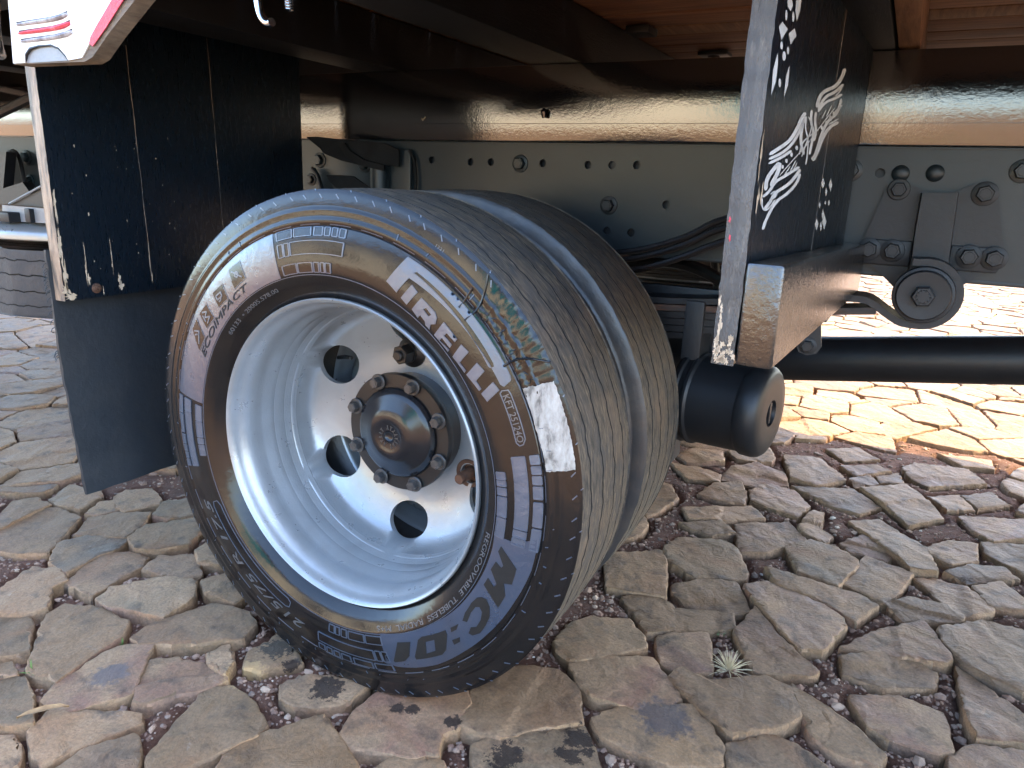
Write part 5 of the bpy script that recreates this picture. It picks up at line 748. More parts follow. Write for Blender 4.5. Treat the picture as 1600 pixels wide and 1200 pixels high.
# block bands, four groups
mb = MB(); mo = MB()
ROWS = [(.3225, .3335, [(0, .08), (.11, .18), (.21, .285), (.315, .435), (.48, .73), (.765, 1)]), (.2985, .316, [(0, .80), (.825, .90), (.92, 1.0)]), (.2735, .2865, [(.17, .25), (.27, .33), (.36, .44), (.47, .71), (.735, .98)])]
for t0, t1, bright in ((13.6, -9.0, 1), (84.8, 106.8, 0), (193.5, 172.2, 1), (262.0, 288.0, 0)):
    for r0, r1, bl in ROWS:
        for a, b in bl:
            ta, tb = t0 + (t1 - t0) * a, t0 + (t1 - t0) * b
            P = arc_poly(ta, tb, r0, r1)
            mb = MB(); side_plate(mb, [P], .0008); mb.build('tyre_block', LETTER if bright else SIDEWALL, wheel, ang=30)
mb = MB()
for t0, t1, bright in ((13.6, -9.0, 1), (84.8, 106.8, 0), (193.5, 172.2, 1), (262.0, 288.0, 0)):
    for r0, r1, bl in ROWS:
        for a, b in bl:
            ta, tb = t0 + (t1 - t0) * a, t0 + (t1 - t0) * b; e = .18 if ta < tb else -.18
            for P in (arc_poly(ta - e, ta + e, r0, r1), arc_poly(tb - e, tb + e, r0, r1), arc_poly(ta, tb, r1 - .0004, r1 + .0006), arc_poly(ta, tb, r0 - .0006, r0 + .0004)):
                side_plate(mb, [P], .0014, 0, .05)
mb.build('tyre_block_edge', LETTER, wheel, ang=30)['kind'] = 'stuff'
def text_polys(txt, shear=0.0):
    cu = bpy.data.curves.new('t', 'FONT'); cu.body = txt; cu.size = 1; cu.resolution_u = 3; cu.shear = shear
    o = bpy.data.objects.new('t', cu); me = o.to_mesh(); v = [tuple(q.co) for q in me.vertices]; f = [tuple(q.vertices) for q in me.polygons]
    o.to_mesh_clear(); bpy.data.objects.remove(o); bpy.data.curves.remove(cu); return v, f
def arc_text(mb, txt, th0, th1, r, h, shear=0.0, lift=.0, z=.0006):
    """text from angle th0 to th1 (degrees, clockwise), tops outwards"""
    v, f = text_polys(txt, shear); x0 = min(a for a, b, c in v); x1 = max(a for a, b, c in v); hh = max(b for a, b, c in v)
    def mp(a, b, w_):
        t = math.radians(th0 + (th1 - th0) * (a - x0) / (x1 - x0)); return on_side(t, r + b / hh * h, w_, lift)
    k = len(v); mb.add([mp(a, b, z) for a, b, c in v], f); 
    # side walls from boundary edges
    ec = {}
    for q in f:
        for a, b in zip(q, q[1:] + q[:1]): ec[(a, b)] = 1
    be = [(a, b) for a, b in ec if (b, a) not in ec]
    W_ = []; WF = []
    for a, b in be:
        n = len(W_); W_ += [mp(*v[a][:2], z), mp(*v[b][:2], z), mp(*v[b][:2], -.0005), mp(*v[a][:2], -.0005)]; WF.append((n, n + 3, n + 2, n + 1))
    mb.add(W_, WF)
mb = MB()
arc_text(mb, 'ECOIMPACT', 154.5, 122.0, .2795, .0100, .25, .0007, .0008)
mb.build('tyre_lettering', DARKLET, wheel, ang=30)
mb = MB()
arc_text(mb, '215/75 R 17.5', -103.5, -155.5, .301, .0165, .25)
arc_text(mb, 'REGROOVABLE  TUBELESS  RADIAL  M+S', -9.5, -74, .2585, .0075)
arc_text(mb, '60133  • 20005.578.00', 141, 112, .2560, .0055)
arc_text(mb, 'KFT 25124O', 28.2, 17.0, .3105, .0085)
arc_text(mb, '1321', 62.5, 60.5, .3605, .0035)
mb.build('tyre_lettering', TEXTM, wheel, ang=30)
mb = MB()
def outline(pts, w_=.0012): stroke(mb, pts + [pts[0]], w_, .0007, 0)
cap = [(math.radians(t), r) for t, r in ((29, .309), (29.4, .3125), (29, .3205), (28, .3215), (17.6, .3215), (16.4, .3175), (16.2, .3125), (17, .309))]
outline(cap)
outline([(math.radians(t), r) for t, r in ((-152, .276), (-154, .280), (-154, .290), (-152.5, .2935), (-140, .2935), (-112, .2935), (-110.5, .290), (-110.5, .280), (-112, .276), (-132, .276))])
for R0 in (.2700, .3372):
    for t in range(0, 360, 3): side_plate(mb, [arc_poly(t, t + 3, R0 - .0004, R0 + .0004)], .0007, 0, .05) if R0 < .3 or t % 9 else None
mb.build('tyre_moulded_line', LETTER, wheel, ang=30)['kind'] = 'stuff'
# shoulder sipes, nibs
mb = MB(); r_ = random.Random(3)
for k in range(82):
    t = math.degrees(2 * PI * k / 82) + r_.uniform(-.4, .4)
    if 26 < t < 48: continue
    stroke(mb, [(math.radians(t), .3705), (math.radians(t + .9), .3765)], .0013, .0006, -.0001)
    if k % 2: stroke(mb, [(math.radians(t + 2), .381), (math.radians(t + 2.3), .3835)], .0010, .0006, -.0001)
    if r_.random() < .5: stroke(mb, [(math.radians(t + 1.3), r_.uniform(.34, .35)), (math.radians(t + 1.45), r_.uniform(.34, .35))], .0008, .0012, 0)
mb.build('shoulder_nib', LETTER, wheel, ang=30)['kind'] = 'stuff'
# torn, re-stuck rubber on the shoulder
mb = MB()
for p in SEAM: 
    mb.tube(smooth_path([on_side(a, min(b, .3825), .0004) for a, b in p], 2), .0016, 6)
for k in range(16):
    t = math.radians(r_.uniform(28, 47)); rr = r_.uniform(.338, .352); mb.tube([on_side(t + r_.uniform(-.012, .012) * q, rr + q * r_.uniform(.002, .005), .0002) for q in (-1, 0, 1)], [.0003, .0010, .0003], 5)
mb.build('torn_rubber_seam', SIDEWALL, wheel, ang=60)['kind'] = 'stuff'
# white painted rectangle on the shoulder
mb = MB(); bo_ = []
c4 = [(28.2, .3372), (27.2, .3775), (24, .3778), (18, .3775), (10.3, .3772), (9.9, .3405), (14, .3395), (19.5, .3365), (24, .3375)]
c4 = subdiv_poly([(math.radians(t), r) for t, r in c4], .0022); c4 = [(a + r_.uniform(-.0028, .0028), b + r_.uniform(-.0007, .0007)) for a, b in c4]
P = c4; v, f = flat_grid([P], .004); used = sorted({i for q in f for i in q}); mp_ = {i: k for k, i in enumerate(used)}
mb.add([on_side(*v[i], .0007) for i in used], [tuple(mp_[i] for i in q) for q in f])
mb.build('white_paint_patch', PATCHM, wheel, ang=60)
# valve stem seen through the upper hand hole
mb = MB(); mb.tube([(-.165, .10, .47), (-.145, .095, .475), (-.128, .09, .477)], [.0035, .004, .0035], 8); mb.build('valve_stem', CHROME, wheel)
# studs and nuts
mb = MB()
for k in range(6):
    a = math.radians(92 + 60 * k)
    if k: continue
    c = (.1265 * math.cos(a), .0985, ZC + .1265 * math.sin(a)); mb2 = MB()
    mb2.lathe([(0, 0), (.026, 0), (.026, .004), (.022, .007), (.0165, .012), (.016, .016), (0, .016)], axis(c, (0, -1, 0)), 28)
    hexbolt(mb2, (c[0], c[1] - .012, c[2]), (0, -1, 0), .0165, .025, False, .3)
    mb2.lathe([(.0085, .028), (.0085, .043), (.0065, .045), (0, .045)], axis(c, (0, -1, 0)), 16)
    mb2.build('wheel_nut', HUBM, wheel, ang=30)
a = math.radians(-30); c = (.1255 * math.cos(a), .0970, ZC + .1255 * math.sin(a)); mb = MB()
mb.lathe([(.0245, 0), (.0235, .001), (.0175, .0005), (.0165, -.012), (0, -.012)], axis(c, (0, -1, 0)), 28)
mb.lathe([(.0095, -.012), (.0095, .022), (.0088, .023), (.0092, .026), (.0088, .030), (.0075, .032), (0, .032)], axis(c, (0, -1, 0)), 16)
o = mb.build('wheel_stud', RUST, wheel); o['label'] = 'rusty bare stud without its nut'
# hub
hub = MB()
hub.lathe([(.0, .110), (.088, .110), (.091, .10), (.091, .03), (.094, .018), (.0985, .014), (.0990, .012), (.0990, .003), (.0975, .001), (.076, .001), (.075, .003), (.0, .003)][::-1], Matrix.Translation((0, .0495, ZC)) @ Matrix.Rotation(-PI / 2, 4, 'X'), 72)
hubo = under(hub.build('wheel_hub', HUBM, None, ang=40))
mb = MB(); mb.lathe([(.0755, 0), (.0755, .002), (.0735, .0055), (.070, .0095), (.064, .0125), (.056, .0150), (.046, .0205), (.038, .0235), (.030, .0245), (.0245, .0240), (.022, .0230), (.010, .0226), (.0085, .0195), (.004, .018), (0, .018)], Matrix.Translation((0, .0490, ZC)) @ Matrix.Rotation(PI / 2, 4, 'X'), 72)
mb.build('hub_cap', HUBGLOSS, hubo, ang=50)
mb = MB()
for k in range(15):
    if k in (5, 11): continue
    t = 2 * PI * k / 15; q = Matrix.Translation((.0158 * math.cos(t), .0490 - .0232, ZC + .0158 * math.sin(t))) @ Matrix.Rotation(-t, 4, 'Y')
    mb.box((-.0034, -.0006, -.0008), (.0034, .0004, .0008), .0003, q); mb.box((-.0034, -.0006, -.0022), (-.0022, .0004, .0022), .0003, q) if k % 3 else mb.box((.002, -.0006, -.0022), (.0034, .0004, .0022), .0003, q)
mb.build('hub_cap_embossing', BOLTM, hubo)['kind'] = 'stuff'
for k in range(8):
    a = math.radians(24 + 45 * k); mb = MB(); hexbolt(mb, (.0885 * math.cos(a), .0485, ZC + .0885 * math.sin(a)), (0, -1, 0), .0092, .0145, True, k * .7)
    mb.build('hub_bolt', BOLTM, hubo, ang=30)
# inner wheel of the pair
DY = .2515
iw = MB(); iw.lathe([(r, -y) for r, y in RIM], Matrix.Translation((0, DY, 0)) @ W, 96, closed=True)
iw.lathe([(.2035, .01), (.19, .075), (.15, .1165), (.085, .1165), (.085, .1275), (.155, .1275), (.20, .08), (.2085, .01)], Matrix.Translation((0, DY, 0)) @ Matrix.Translation((0, 0, ZC)) @ Matrix.Rotation(PI / 2, 4, 'X'), 96, closed=True)
inner = under(iw.build('wheel', SILVER, None, ang=40)); inner['label'] = 'inner rear wheel with dusty worn tread'
make_tyre('tyre', inner, False, DY, 420, SIDEDUST)
# wheels of the far side
for k, dy in enumerate((1.64, 1.89)):
    q = wheel if False else inner
    c = inner.copy(); COL.objects.link(c); c.location = (0, dy - DY, 0); c['label'] = 'far side rear wheel'
    ty = inner.children[0].copy(); COL.objects.link(ty); ty.parent = c
# axle
mb = MB()
mb.lathe([(.075, -.12), (.082, -.1), (.082, .05), (.062, .2), (.062, .42), (.10, .52), (.175, .60), (.19, .69), (.175, .78), (.10, .86), (.062, .96), (.062, 1.3), (.082, 1.45), (.082, 1.6)], Matrix.Translation((0, .25, ZC)) @ Matrix.Rotation(-PI / 2, 4, 'X'), 32)
under(mb.build('axle', BLACKM))
mb = MB(); mb.lathe([(0, 0), (.165, 0), (.168, .01), (.168, .12), (.15, .135), (0, .135)], Matrix.Translation((0, .30, ZC)) @ Matrix.Rotation(-PI / 2, 4, 'X'), 48)
under(mb.build('brake_drum', RUST, ang=40))
# drive shaft
mb = MB(); p0 = Vector((.16, .95, .352)); p1 = Vector((2.4, .95, .66)); d = (p1 - p0).normalized()
mb.lathe([(0, 0), (.03, 0), (.04, .06), (.052, .10), (.0515, 2.2), (0, 2.2)], axis(p0, d), 32); under(mb.build('drive_shaft', BLACKM, ang=40))

# chassis rails
def rail(name, y0, sgn, x0=-3.2, x1=4.6, holes=True):
    mb = MB(); web = [(x0, .653), (x1, .653), (x1, .852), (x0, .852)]
    H = [circle(x, z, .0078, 14) for x, z in RAIL_HOLES] if holes else []
    plate(mb, [web] + H, lambda u, v, w_: (u, y0 + sgn * w_, v), .007)
    for z0, z1 in ((.6465, .6535), (.8515, .8565)):
        lo, hi = sorted((y0, y0 + sgn * .075)); mb.box((x0, lo, z0), (x1, hi, z1), .0015)
    o = under(recalc(mb.build(name, RAILM, ang=35)))
    lo, hi = sorted((y0 + sgn * .014, y0 + sgn * .019)); mb = MB(); mb.box((x0, lo, .655), (x1, hi, .850), .001); mb.build('rail_hole_blocker', BLACKM, o)  # plate added behind the web to stop sunlit ground showing through the holes
    return o
rl = rail('chassis_rail', .530, 1)
rail('chassis_rail', 1.36, -1, holes=False)
for i, (x, z) in enumerate(RAIL_BOLTS):
    mb = MB(); hexbolt(mb, (x, .530, z), (0, -1, 0), .0125, .013, True, .2 + i); o = mb.build('frame_bolt', RAILM if i not in (4,) else HANGM, rl, ang=30)
for x, z in RAIL_RIVETS:
    mb = MB(); mb.lathe([(.0135, 0), (.0135, .002), (.010, .006), (.004, .0075), (0, .0075)], axis((x, .530, z), (0, -1, 0)), 20); mb.build('frame_rivet', RUST if False else RAILM, rl)
# frame cross members, dark clutter between the rails
for x in (-1.1, .12, 1.5):
    mb = MB(); mb.box((x, .538, .68), (x + .07, 1.352, .84), .004); under(mb.build('frame_crossmember', BLACKM))
# wooden sub-beams on the rails
for y0 in (.520, 1.30):
    mb = MB(); mb.box((-3.3, y0, .8575), (4.6, y0 + .07, 1.000), .003); bo = under(mb.build('wooden_beam', BEAMM))
    if y0 < 1:
        mb = MB(); mb.box((-2.6, .5185, .8905), (3.0, .5210, .8915), .0003); mb.build('beam_crack', BEAMM, bo)
        mb = MB(); mb.tube([(.012, .515, .917), (.013, .510, .911), (.014, .512, .901)], [.004, .006, .004], 8); mb.build('beam_peg', BEAMM, bo)
        mb = MB(); mb.tube([(-.282, .518, .902), (-.278, .5165, .898), (-.272, .518, .905)], .0014, 6); mb.build('bare_splinter', CHIPM, bo)
# bed: crossmembers, floor planks, side rails
XC = [(-3.3, -3.19), (-2.9, -2.79), (-2.45, -2.34), (-1.95, -1.84), (-1.42, -1.31), (-.95, -.84), (-.455, -.345), (-.03, .08), (.555, .618), (1.10, 1.20), (1.62, 1.72), (2.2, 2.3), (2.75, 2.85), (3.3, 3.4), (3.85, 3.95), (4.45, 4.55)]
for a, b in XC:
    mb = MB(); mb.box((a, -.12, 1.0015), (b, 2.10, 1.098), .004); under(mb.build('bed_crossmember', CROSSM))
mb = MB(); mb.box((.6215, -.12, 1.004), (.652, 2.10, 1.098), .003); o = under(mb.build('bed_crossmember', CROSSB)); o['label'] = 'bare brown timber beside the black crossmember'
yy = -.13; k = 0; rr_ = random.Random(9)
while yy < 2.06:
    wd = rr_.uniform(.088, .125); dz = rr_.uniform(0, .004)
    mb = MB(); mb.box((-3.35, yy, 1.0995 + dz), (4.6, yy + wd - rr_.uniform(.003, .007), 1.135), .002)
    o = under(mb.build('floor_plank', PLANKM if k % 4 else CROSSB)); yy += wd; k += 1
for y0 in (-.185, 2.15):
    mb = MB(); mb.box((-3.4, y0, 1.005), (4.65, y0 + .05, 1.15), .004); under(mb.build('bed_side_rail', CROSSM))
    for q in range(4):
        mb = MB(); mb.box((-3.38, y0 + .012, 1.17 + q * .13), (4.62, y0 + .038, 1.285 + q * .13), .003); under(mb.build('side_board', BOARDM))
# iron strap plate with a bolt under the floor
mb = MB(); mb.box((.165, 1.03, 1.088), (.235, 1.09, 1.0965), .002); pl = under(mb.build('strap_plate', BLACKM)); mb = MB(); hexbolt(mb, (.198, 1.06, 1.088), (0, 0, -1), .010, .014); mb.tube([(.198, 1.06, 1.08), (.198, 1.06, 1.055)], .006, 8); mb.build('strap_bolt', BLACKM, pl)
mb = MB(); mb.box((.10, .70, 1.082), (.15, .76, 1.0965), .002); under(mb.build('strap_plate', BLACKM))

# spring hanger
mb = MB(); plate(mb, [[tuple(q) for q in HANGER]], lambda u, v, w_: (u, .5285 - w_, v), .016); hg = under(recalc(mb.build('spring_hanger', HANGM, ang=40)))
mb = MB(); plate(mb, [[tuple(q) for q in HANGER_RIB]], lambda u, v, w_: (u * .97 + .7165 * .03, .513 - w_, v), .026)
for v_ in range(len(mb.v)):
    x, y, z = mb.v[v_]
    if y < .50: mb.v[v_] = (.7165 + (x - .7165) * .92, y, z)
recalc(mb.build('hanger_rib', HANGM, hg, ang=40))
mb = MB()
for (a, b) in ((( .622, .507), (.692, .689)), ((.744, .505), (.815, .700))): pass
mb.box((.622, .505, .668), (.690, .514, .7085), .003); mb.build('hanger_pad', HANGM, hg); mb = MB(); mb.box((.745, .505, .668), (.813, .514, .7065), .003); mb.build('hanger_pad', HANGM, hg)
for i, (x, z) in enumerate(HANGER_BOLTS):
    mb = MB(); yb = .5125 if i < 2 else .505; hexbolt(mb, (x, yb, z), (0, -1, 0), .0130 if i else .012, .014, True, .3 * i); mb.build('hanger_bolt', HANGM, hg, ang=30)
# leaf spring with its eye
EC = Vector((.7165, 0, .6335)); R0, R1 = .0445, .0540
def leaf(mb, cen, y0, y1, t):
    n = len(cen); k = len(mb.v)
    for i in range(n):
        a = Vector(cen[max(0, i - 1)]); b = Vector(cen[min(n - 1, i + 1)]); d = (b - a).normalized(); nn = Vector((-d.y, d.x))
        for s_, y in ((-1, y0), (1, y0), (1, y1), (-1, y1)): p = Vector(cen[i]) + nn * s_ * t / 2; mb.v.append((p.x, y, p.y))
    for i in range(n - 1):
        for j in range(4): a = k + 4 * i + j; b = k + 4 * i + (j + 1) % 4; mb.f.append((a, b, b + 4, a + 4))
    mb.f.append((k, k + 3, k + 2, k + 1)); k2 = k + 4 * (n - 1); mb.f.append((k2, k2 + 1, k2 + 2, k2 + 3))
path = [Vector(q) for q in ((-.70, .600), (-.3, .578), (.0, .5705), (.3, .578), (.45, .593), (.585, .6135))]
path = [tuple(q) for q in smooth_path([(a, 0, b) for a, b in path], 2)]; path = [(p[0], p[2]) for p in path]
path += [(q.x, q.z) for q in smooth_path([(.60, 0, .6155), (.632, 0, .6175), (.648, 0, .613), (.668, 0, .599), (.690, 0, .586), (.705, 0, .5845)], 2)][1:]
rm_ = (R0 + R1) / 2
path += [(EC.x + rm_ * math.cos(t), EC.z + rm_ * math.sin(t)) for t in np.linspace(math.radians(-92), math.radians(103), 34)]
path += [(EC.x - .022, EC.z + rm_ - .001)]
mb = MB(); leaf(mb, path, .435, .505, .0105); sp = under(recalc(mb.build('leaf_spring', HANGM, ang=35)))
for i, L in enumerate((.655, .585, .50, .42, .36, .30, .24)):
    z0 = .5705 - .0125 * (i + 1); cen = [(x, z0 + .098 * x * x + (.008 if i > 3 else 0) * 0 - (.012 if i > 4 else 0)) for x in np.linspace(-.62 if i < 2 else -L, L, 26)]
    mb = MB(); leaf(mb, cen, .437, .503, .0112); o = recalc(mb.build('spring_leaf', LEAFSTEEL if i == 0 else BLACKM, sp, ang=35))
mb = MB(); mb.lathe([(0, 0), (.0425, 0), (.0435, .003), (.0435, .012), (.0425, .0145), (.0385, .0155), (.0375, .021), (.0360, .0225), (.015, .0205), (0, .0205)], axis((EC.x, .438, EC.z), (0, -1, 0)), 48); mb.build('eye_bushing', HANGM, sp, ang=35)
mb = MB(); hexbolt(mb, (EC.x, .418, EC.z), (0, -1, 0), .0165, .015, False, .1)
mb.build('eye_bolt', HANGM, sp, ang=30)
mb = MB()
for t in range(10):
    a = 2 * PI * t / 10; mb.tube([(EC.x + .0075 * math.cos(a), .4025, EC.z + .0075 * math.sin(a)), (EC.x + .0115 * math.cos(a), .4025, EC.z + .0115 * math.sin(a))], .0009, 5)
mb.build('bolt_head_mark', HANGM, sp)['kind'] = 'stuff'
mb = MB(); mb.box((.352, .428, .462), (.386, .512, .586), .003); mb.build('spring_clip', HANGM, sp)
mb = MB(); mb.box((.20, .50, .470), (.50, .52, .60), .003); mb.build('spring_seat', BLACKM, sp)
mb = MB(); mb.lathe([(.02, 0)] * 2, axis((0, 0, 0), (0, 0, 1)), 3); mb = MB()
plate(mb, [[(.532, .585), (.574, .590), (.583, .530), (.577, .518), (.563, .513), (.549, .517), (.545, .525)]], lambda u, v, w_: (u, .448 - w_, v), .006); st_ = recalc(mb.build('shackle_strap', HANGM, sp, ang=35))
mb = MB(); hexbolt(mb, (.562, .442, .530), (0, -1, 0), .010, .011); mb.build('strap_bolt', HANGM, sp, ang=30)
far = sp.copy(); COL.objects.link(far); far.location = (far.location.x, far.location.y + .95, far.location.z); far['label'] = 'leaf spring of the far side'
for q in list(sp.children):
    if q.name.startswith(('spring_leaf', 'spring_clip')): c_ = q.copy(); COL.objects.link(c_); c_.parent = far
# small black bracket hanging under the rail, right of the board
mb = MB(); mb.box((.555, .56, .60), (.585, .59, .662), .004); mb.box((.575, .555, .60), (.61, .595, .63), .004); under(mb.build('pipe_bracket', BLACKM))
# brake chamber
mb = MB(); d = Vector((.985, -.17, .0)).normalized(); c0 = Vector((.355, .462, .404))
mb.lathe([(0, 0), (.070, 0), (.083, .006), (.086, .012), (.086, .018), (.082, .021), (.0825, .030), (.0855, .033), (.0855, .038), (.0815, .042), (.079, .125), (.080, .128), (.083, .132), (.083, .150), (.081, .158), (.076, .164), (.070, .167), (.050, .1685), (.024, .1675), (.022, .160), (0, .160)], axis(c0, d), 56)
bc = under(mb.build('brake_chamber', OILY, ang=40))
mb = MB(); A = axis(c0 + d * .160, d); mb.box((-.0045, -.019, -.002), (.0045, .019, .006), .001, A); mb.build('release_slot', BLACKM, bc)
mb = MB(); A = axis(c0 + d * .036, d); 
for t in (200, 290): mb.box((-.008, .084, -.006), (.008, .096, .010), .002, A @ Matrix.Rotation(math.radians(t), 4, 'Z'))
mb.build('clamp_lug', BLACKM, bc)
mb = MB(); mb.box((.30, .40, .27), (.352, .50, .40), .004); mb.tube([(.335, .44, .36), (.33, .435, .30), (.325, .43, .25), (.31, .43, .235)], [.02, .022, .02, .014], 10); under(mb.build('brake_bracket', BLACKM))
# air pipes along the rail
for k, (dz, dy) in enumerate(((.014, .0), (0, -.006), (-.022, -.012))):
    pts = [(.50, .508 + dy, .735 + dz), (.46, .508 + dy, .733 + dz), (.42, .506 + dy, .722 + dz), (.37, .504 + dy, .706 + dz * 1.2), (.335, .502 + dy, .684 + dz), (.29, .50 + dy, .664 + dz), (.22, .50 + dy, .642 + dz), (.12, .50 + dy, .63 + dz), (-.1, .50 + dy, .63 + dz)]
    mb = MB(); mb.tube(smooth_path(pts, 2), .0058 if k < 2 else .0062, 8); under(mb.build('air_pipe', HOSE))
for pts, r0 in (([(.10, .80, .60), (.22, .78, .62), (.32, .76, .60), (.42, .76, .54)], .014), ([(.26, .9, .70), (.30, .88, .60), (.32, .86, .5)], .010), ([(.40, .72, .66), (.405, .72, .58)], .008)):
    mb = MB(); mb.tube(smooth_path(pts, 2), r0, 8); under(mb.build('brake_hose', BLACKM))
# bump-stop bracket with rubber flaps on the rail above the wheel
mb = MB()
pp = [(-.335, .80), (-.325, .835), (-.345, .845), (-.43, .846), (-.52, .85), (-.555, .8525), (-.53, .825), (-.525, .812), (-.47, .805), (-.43, .795), (-.40, .79)]
mb.box((-.425, .515, .690), (-.31, .529, .838), .006); bk = under(mb.build('bump_bracket', RAILM))
mb = MB(); mb.tube([(-.385, .505, .66), (-.385, .505, .80)], .022, 16); mb.build('bracket_barrel', RAILM, bk)
def slab(name, pts, y0, y1, mat, par):
    mb = MB(); plate(mb, [pts], lambda u, v, w_: (u, y0 - w_ * 1.0, v), y0 - y1); return recalc(mb.build(name, mat, par, ang=40))
mb = MB(); g = [(-.36, .46, .842), (-.42, .44, .840), (-.48, .43, .842), (-.545, .42, .850)]
def strip(mb, top, bot, t=.004):
    n = len(top); k = len(mb.v)
    for (a, b) in zip(top, bot):
        a, b = Vector(a), Vector(b); mb.v += [tuple(a), tuple(b), tuple(b + Vector((0, t, .001))), tuple(a + Vector((0, t, .001)))]
    for i in range(n - 1):
        for j in range(4): p_, q_ = k + 4 * i + j, k + 4 * i + (j + 1) % 4; mb.f.append((p_, q_, q_ + 4, p_ + 4))
    mb.f += [(k, k + 3, k + 2, k + 1), (k + 4 * n - 4, k + 4 * n - 3, k + 4 * n - 2, k + 4 * n - 1)]
strip(mb, [(-.33, .50, .835), (-.36, .49, .848), (-.41, .47, .851), (-.47, .455, .854), (-.52, .45, .858), (-.545, .445, .857)], [(-.33, .50, .80), (-.36, .49, .803), (-.41, .47, .800), (-.455, .455, .809), (-.50, .45, .823), (-.505, .445, .833)])
recalc(mb.build('rubber_flap', MATTE, bk, ang=50))
mb = MB(); strip(mb, [(-.36, .485, .802), (-.40, .465, .812), (-.43, .455, .83), (-.44, .45, .846)], [(-.36, .485, .79), (-.41, .465, .80), (-.445, .455, .82), (-.455, .45, .84)], .006); recalc(mb.build('rubber_lip', MATTE, bk, ang=50))
mb = MB(); strip(mb, [(-.375, .47, .745), (-.42, .455, .775), (-.455, .45, .777), (-.49, .445, .775)], [(-.375, .47, .70), (-.43, .455, .72), (-.46, .45, .745), (-.48, .445, .762)]); recalc(mb.build('rubber_flap', MATTE, bk, ang=50))
mb = MB(); mb.tube(smooth_path([(-.322, .518, .64), (-.305, .518, .70), (-.296, .518, .76), (-.300, .518, .815), (-.315, .518, .835)], 2), .0035, 8); mb.build('bracket_rim', MATTE, bk)
# bracket near the left board
mb = MB(); plate(mb, [[(-.60, .79), (-.585, .792), (-.572, .775), (-.545, .70), (-.60, .70)]], lambda u, v, w_: (u, .515 - w_, v), .01); b2 = under(recalc(mb.build('side_bracket', RAILM)))
mb = MB(); mb.tube([(-.588, .505, .792), (-.572, .505, .775), (-.548, .505, .71)], .004, 8); hexbolt(mb, (-.590, .505, .765), (0, -1, 0), .010, .01); mb.build('bracket_edge', BLACKM, b2)

# ------------------------------------------------------------------ front mudguard board (right in the picture)
P0 = Vector((.548, -.13)); P1 = Vector((.587, .52)); bd = (P1 - P0).normalized(); bn = Vector((bd.y, -bd.x))
def bmap(u, v, w_): q = P0 + bd * u + bn * w_; return (q.x, q.y, v)
mb = MB(); plate(mb, [[(0, .612), (.645, .612), (.645, 1.0), (.60, 1.12), (0, 1.12)]], lambda u, v, w_: bmap(u, v, -w_), .022)
b1 = under(recalc(mb.build('mudguard_board', BOARDM, ang=30))); b1['label'] = 'black board with painted pale motif and nailed cleat'
mb = MB(); n_ = 60; rr2 = random.Random(4); L_ = [(0 + rr2.uniform(-.0006, .0008), .6105 + (1.12 - .61) * i / n_) for i in range(n_ + 1)]
v0 = []; 
for u, z in L_: v0 += [bmap(u - .0012, z, .0005 + rr2.uniform(-.0008, .0004)), bmap(u - .0022, z, -.011), bmap(u - .0012, z, -.0222 + rr2.uniform(-.0004, .0008))]
mb.add(v0, [(3 * i + j, 3 * i + j + 1, 3 * i + j + 4, 3 * i + j + 3) for i in range(n_) for j in (0, 1)]); recalc(mb.build('board_edge', PALEEDGE, b1, ang=60))
def flake(mb, mp, u, v, su, sv, r, n=22):
    n = n if max(su, sv) > .003 else 7
    p = []
    for i in range(n):
        q = r.uniform(.25, 1.15); p.append((u + su * math.cos(2 * PI * i / n) * q, v + sv * math.sin(2 * PI * i / n) * (q + r.uniform(-.1, .1))))
    vv, ff = fill2d([p]); mb.add([mp(a, b, .0006) for a, b, _ in vv], ff)
mb = MB()
for u, z, su, sv in ((.006, .81, .004, .03), (.015, .772, .005, .014), (.028, .778, .004, .012), (.003, .69, .002, .02)): flake(mb, bmap, u, z, su, sv, rr2)
emap = lambda u, v, w_: bmap(-.0024 - w_, v, -.011 + u)
for k in range(22): flake(mb, emap, rr2.uniform(-.010, .010), .614 + abs(rr2.gauss(0, .012)), .003, .004, rr2)
for k in range(9): flake(mb, emap, rr2.uniform(-.010, -.004), rr2.uniform(.62, .68), .0016, .008, rr2)
mb.build('bare_wood_chip', CHIPM, b1)['kind'] = 'stuff'
mb = MB(); flake(mb, emap, -.006, .735, .0014, .005, rr2); flake(mb, emap, -.008, .752, .001, .004, rr2); mb.build('red_paint_fleck', REDP, b1)
mb = MB()
for u in (.345,): mb.tube([bmap(u, .70, .0004), bmap(u + .006, .80, .0004), bmap(u + .004, 1.0, .0004)], .00025, 4)
mb.build('board_seam', WORN, b1)['kind'] = 'stuff'
mb = MB()
for p in MOTIF:
    if isinstance(p[0][0], list):
        l, r = p; n = len(l); mb.add([bmap(a, b, .0007) for a, b in l] + [bmap(a, b, .0007) for a, b in r], [(i, i + 1, n + i + 1, n + i) for i in range(n - 1)])
    else:
        vv, ff = fill2d([[tuple(q) for q in p]]); mb.add([bmap(a, b, .0007) for a, b, _ in vv], ff)
recalc(mb.build('painted_motif', MOTIFM, b1, smooth=False))
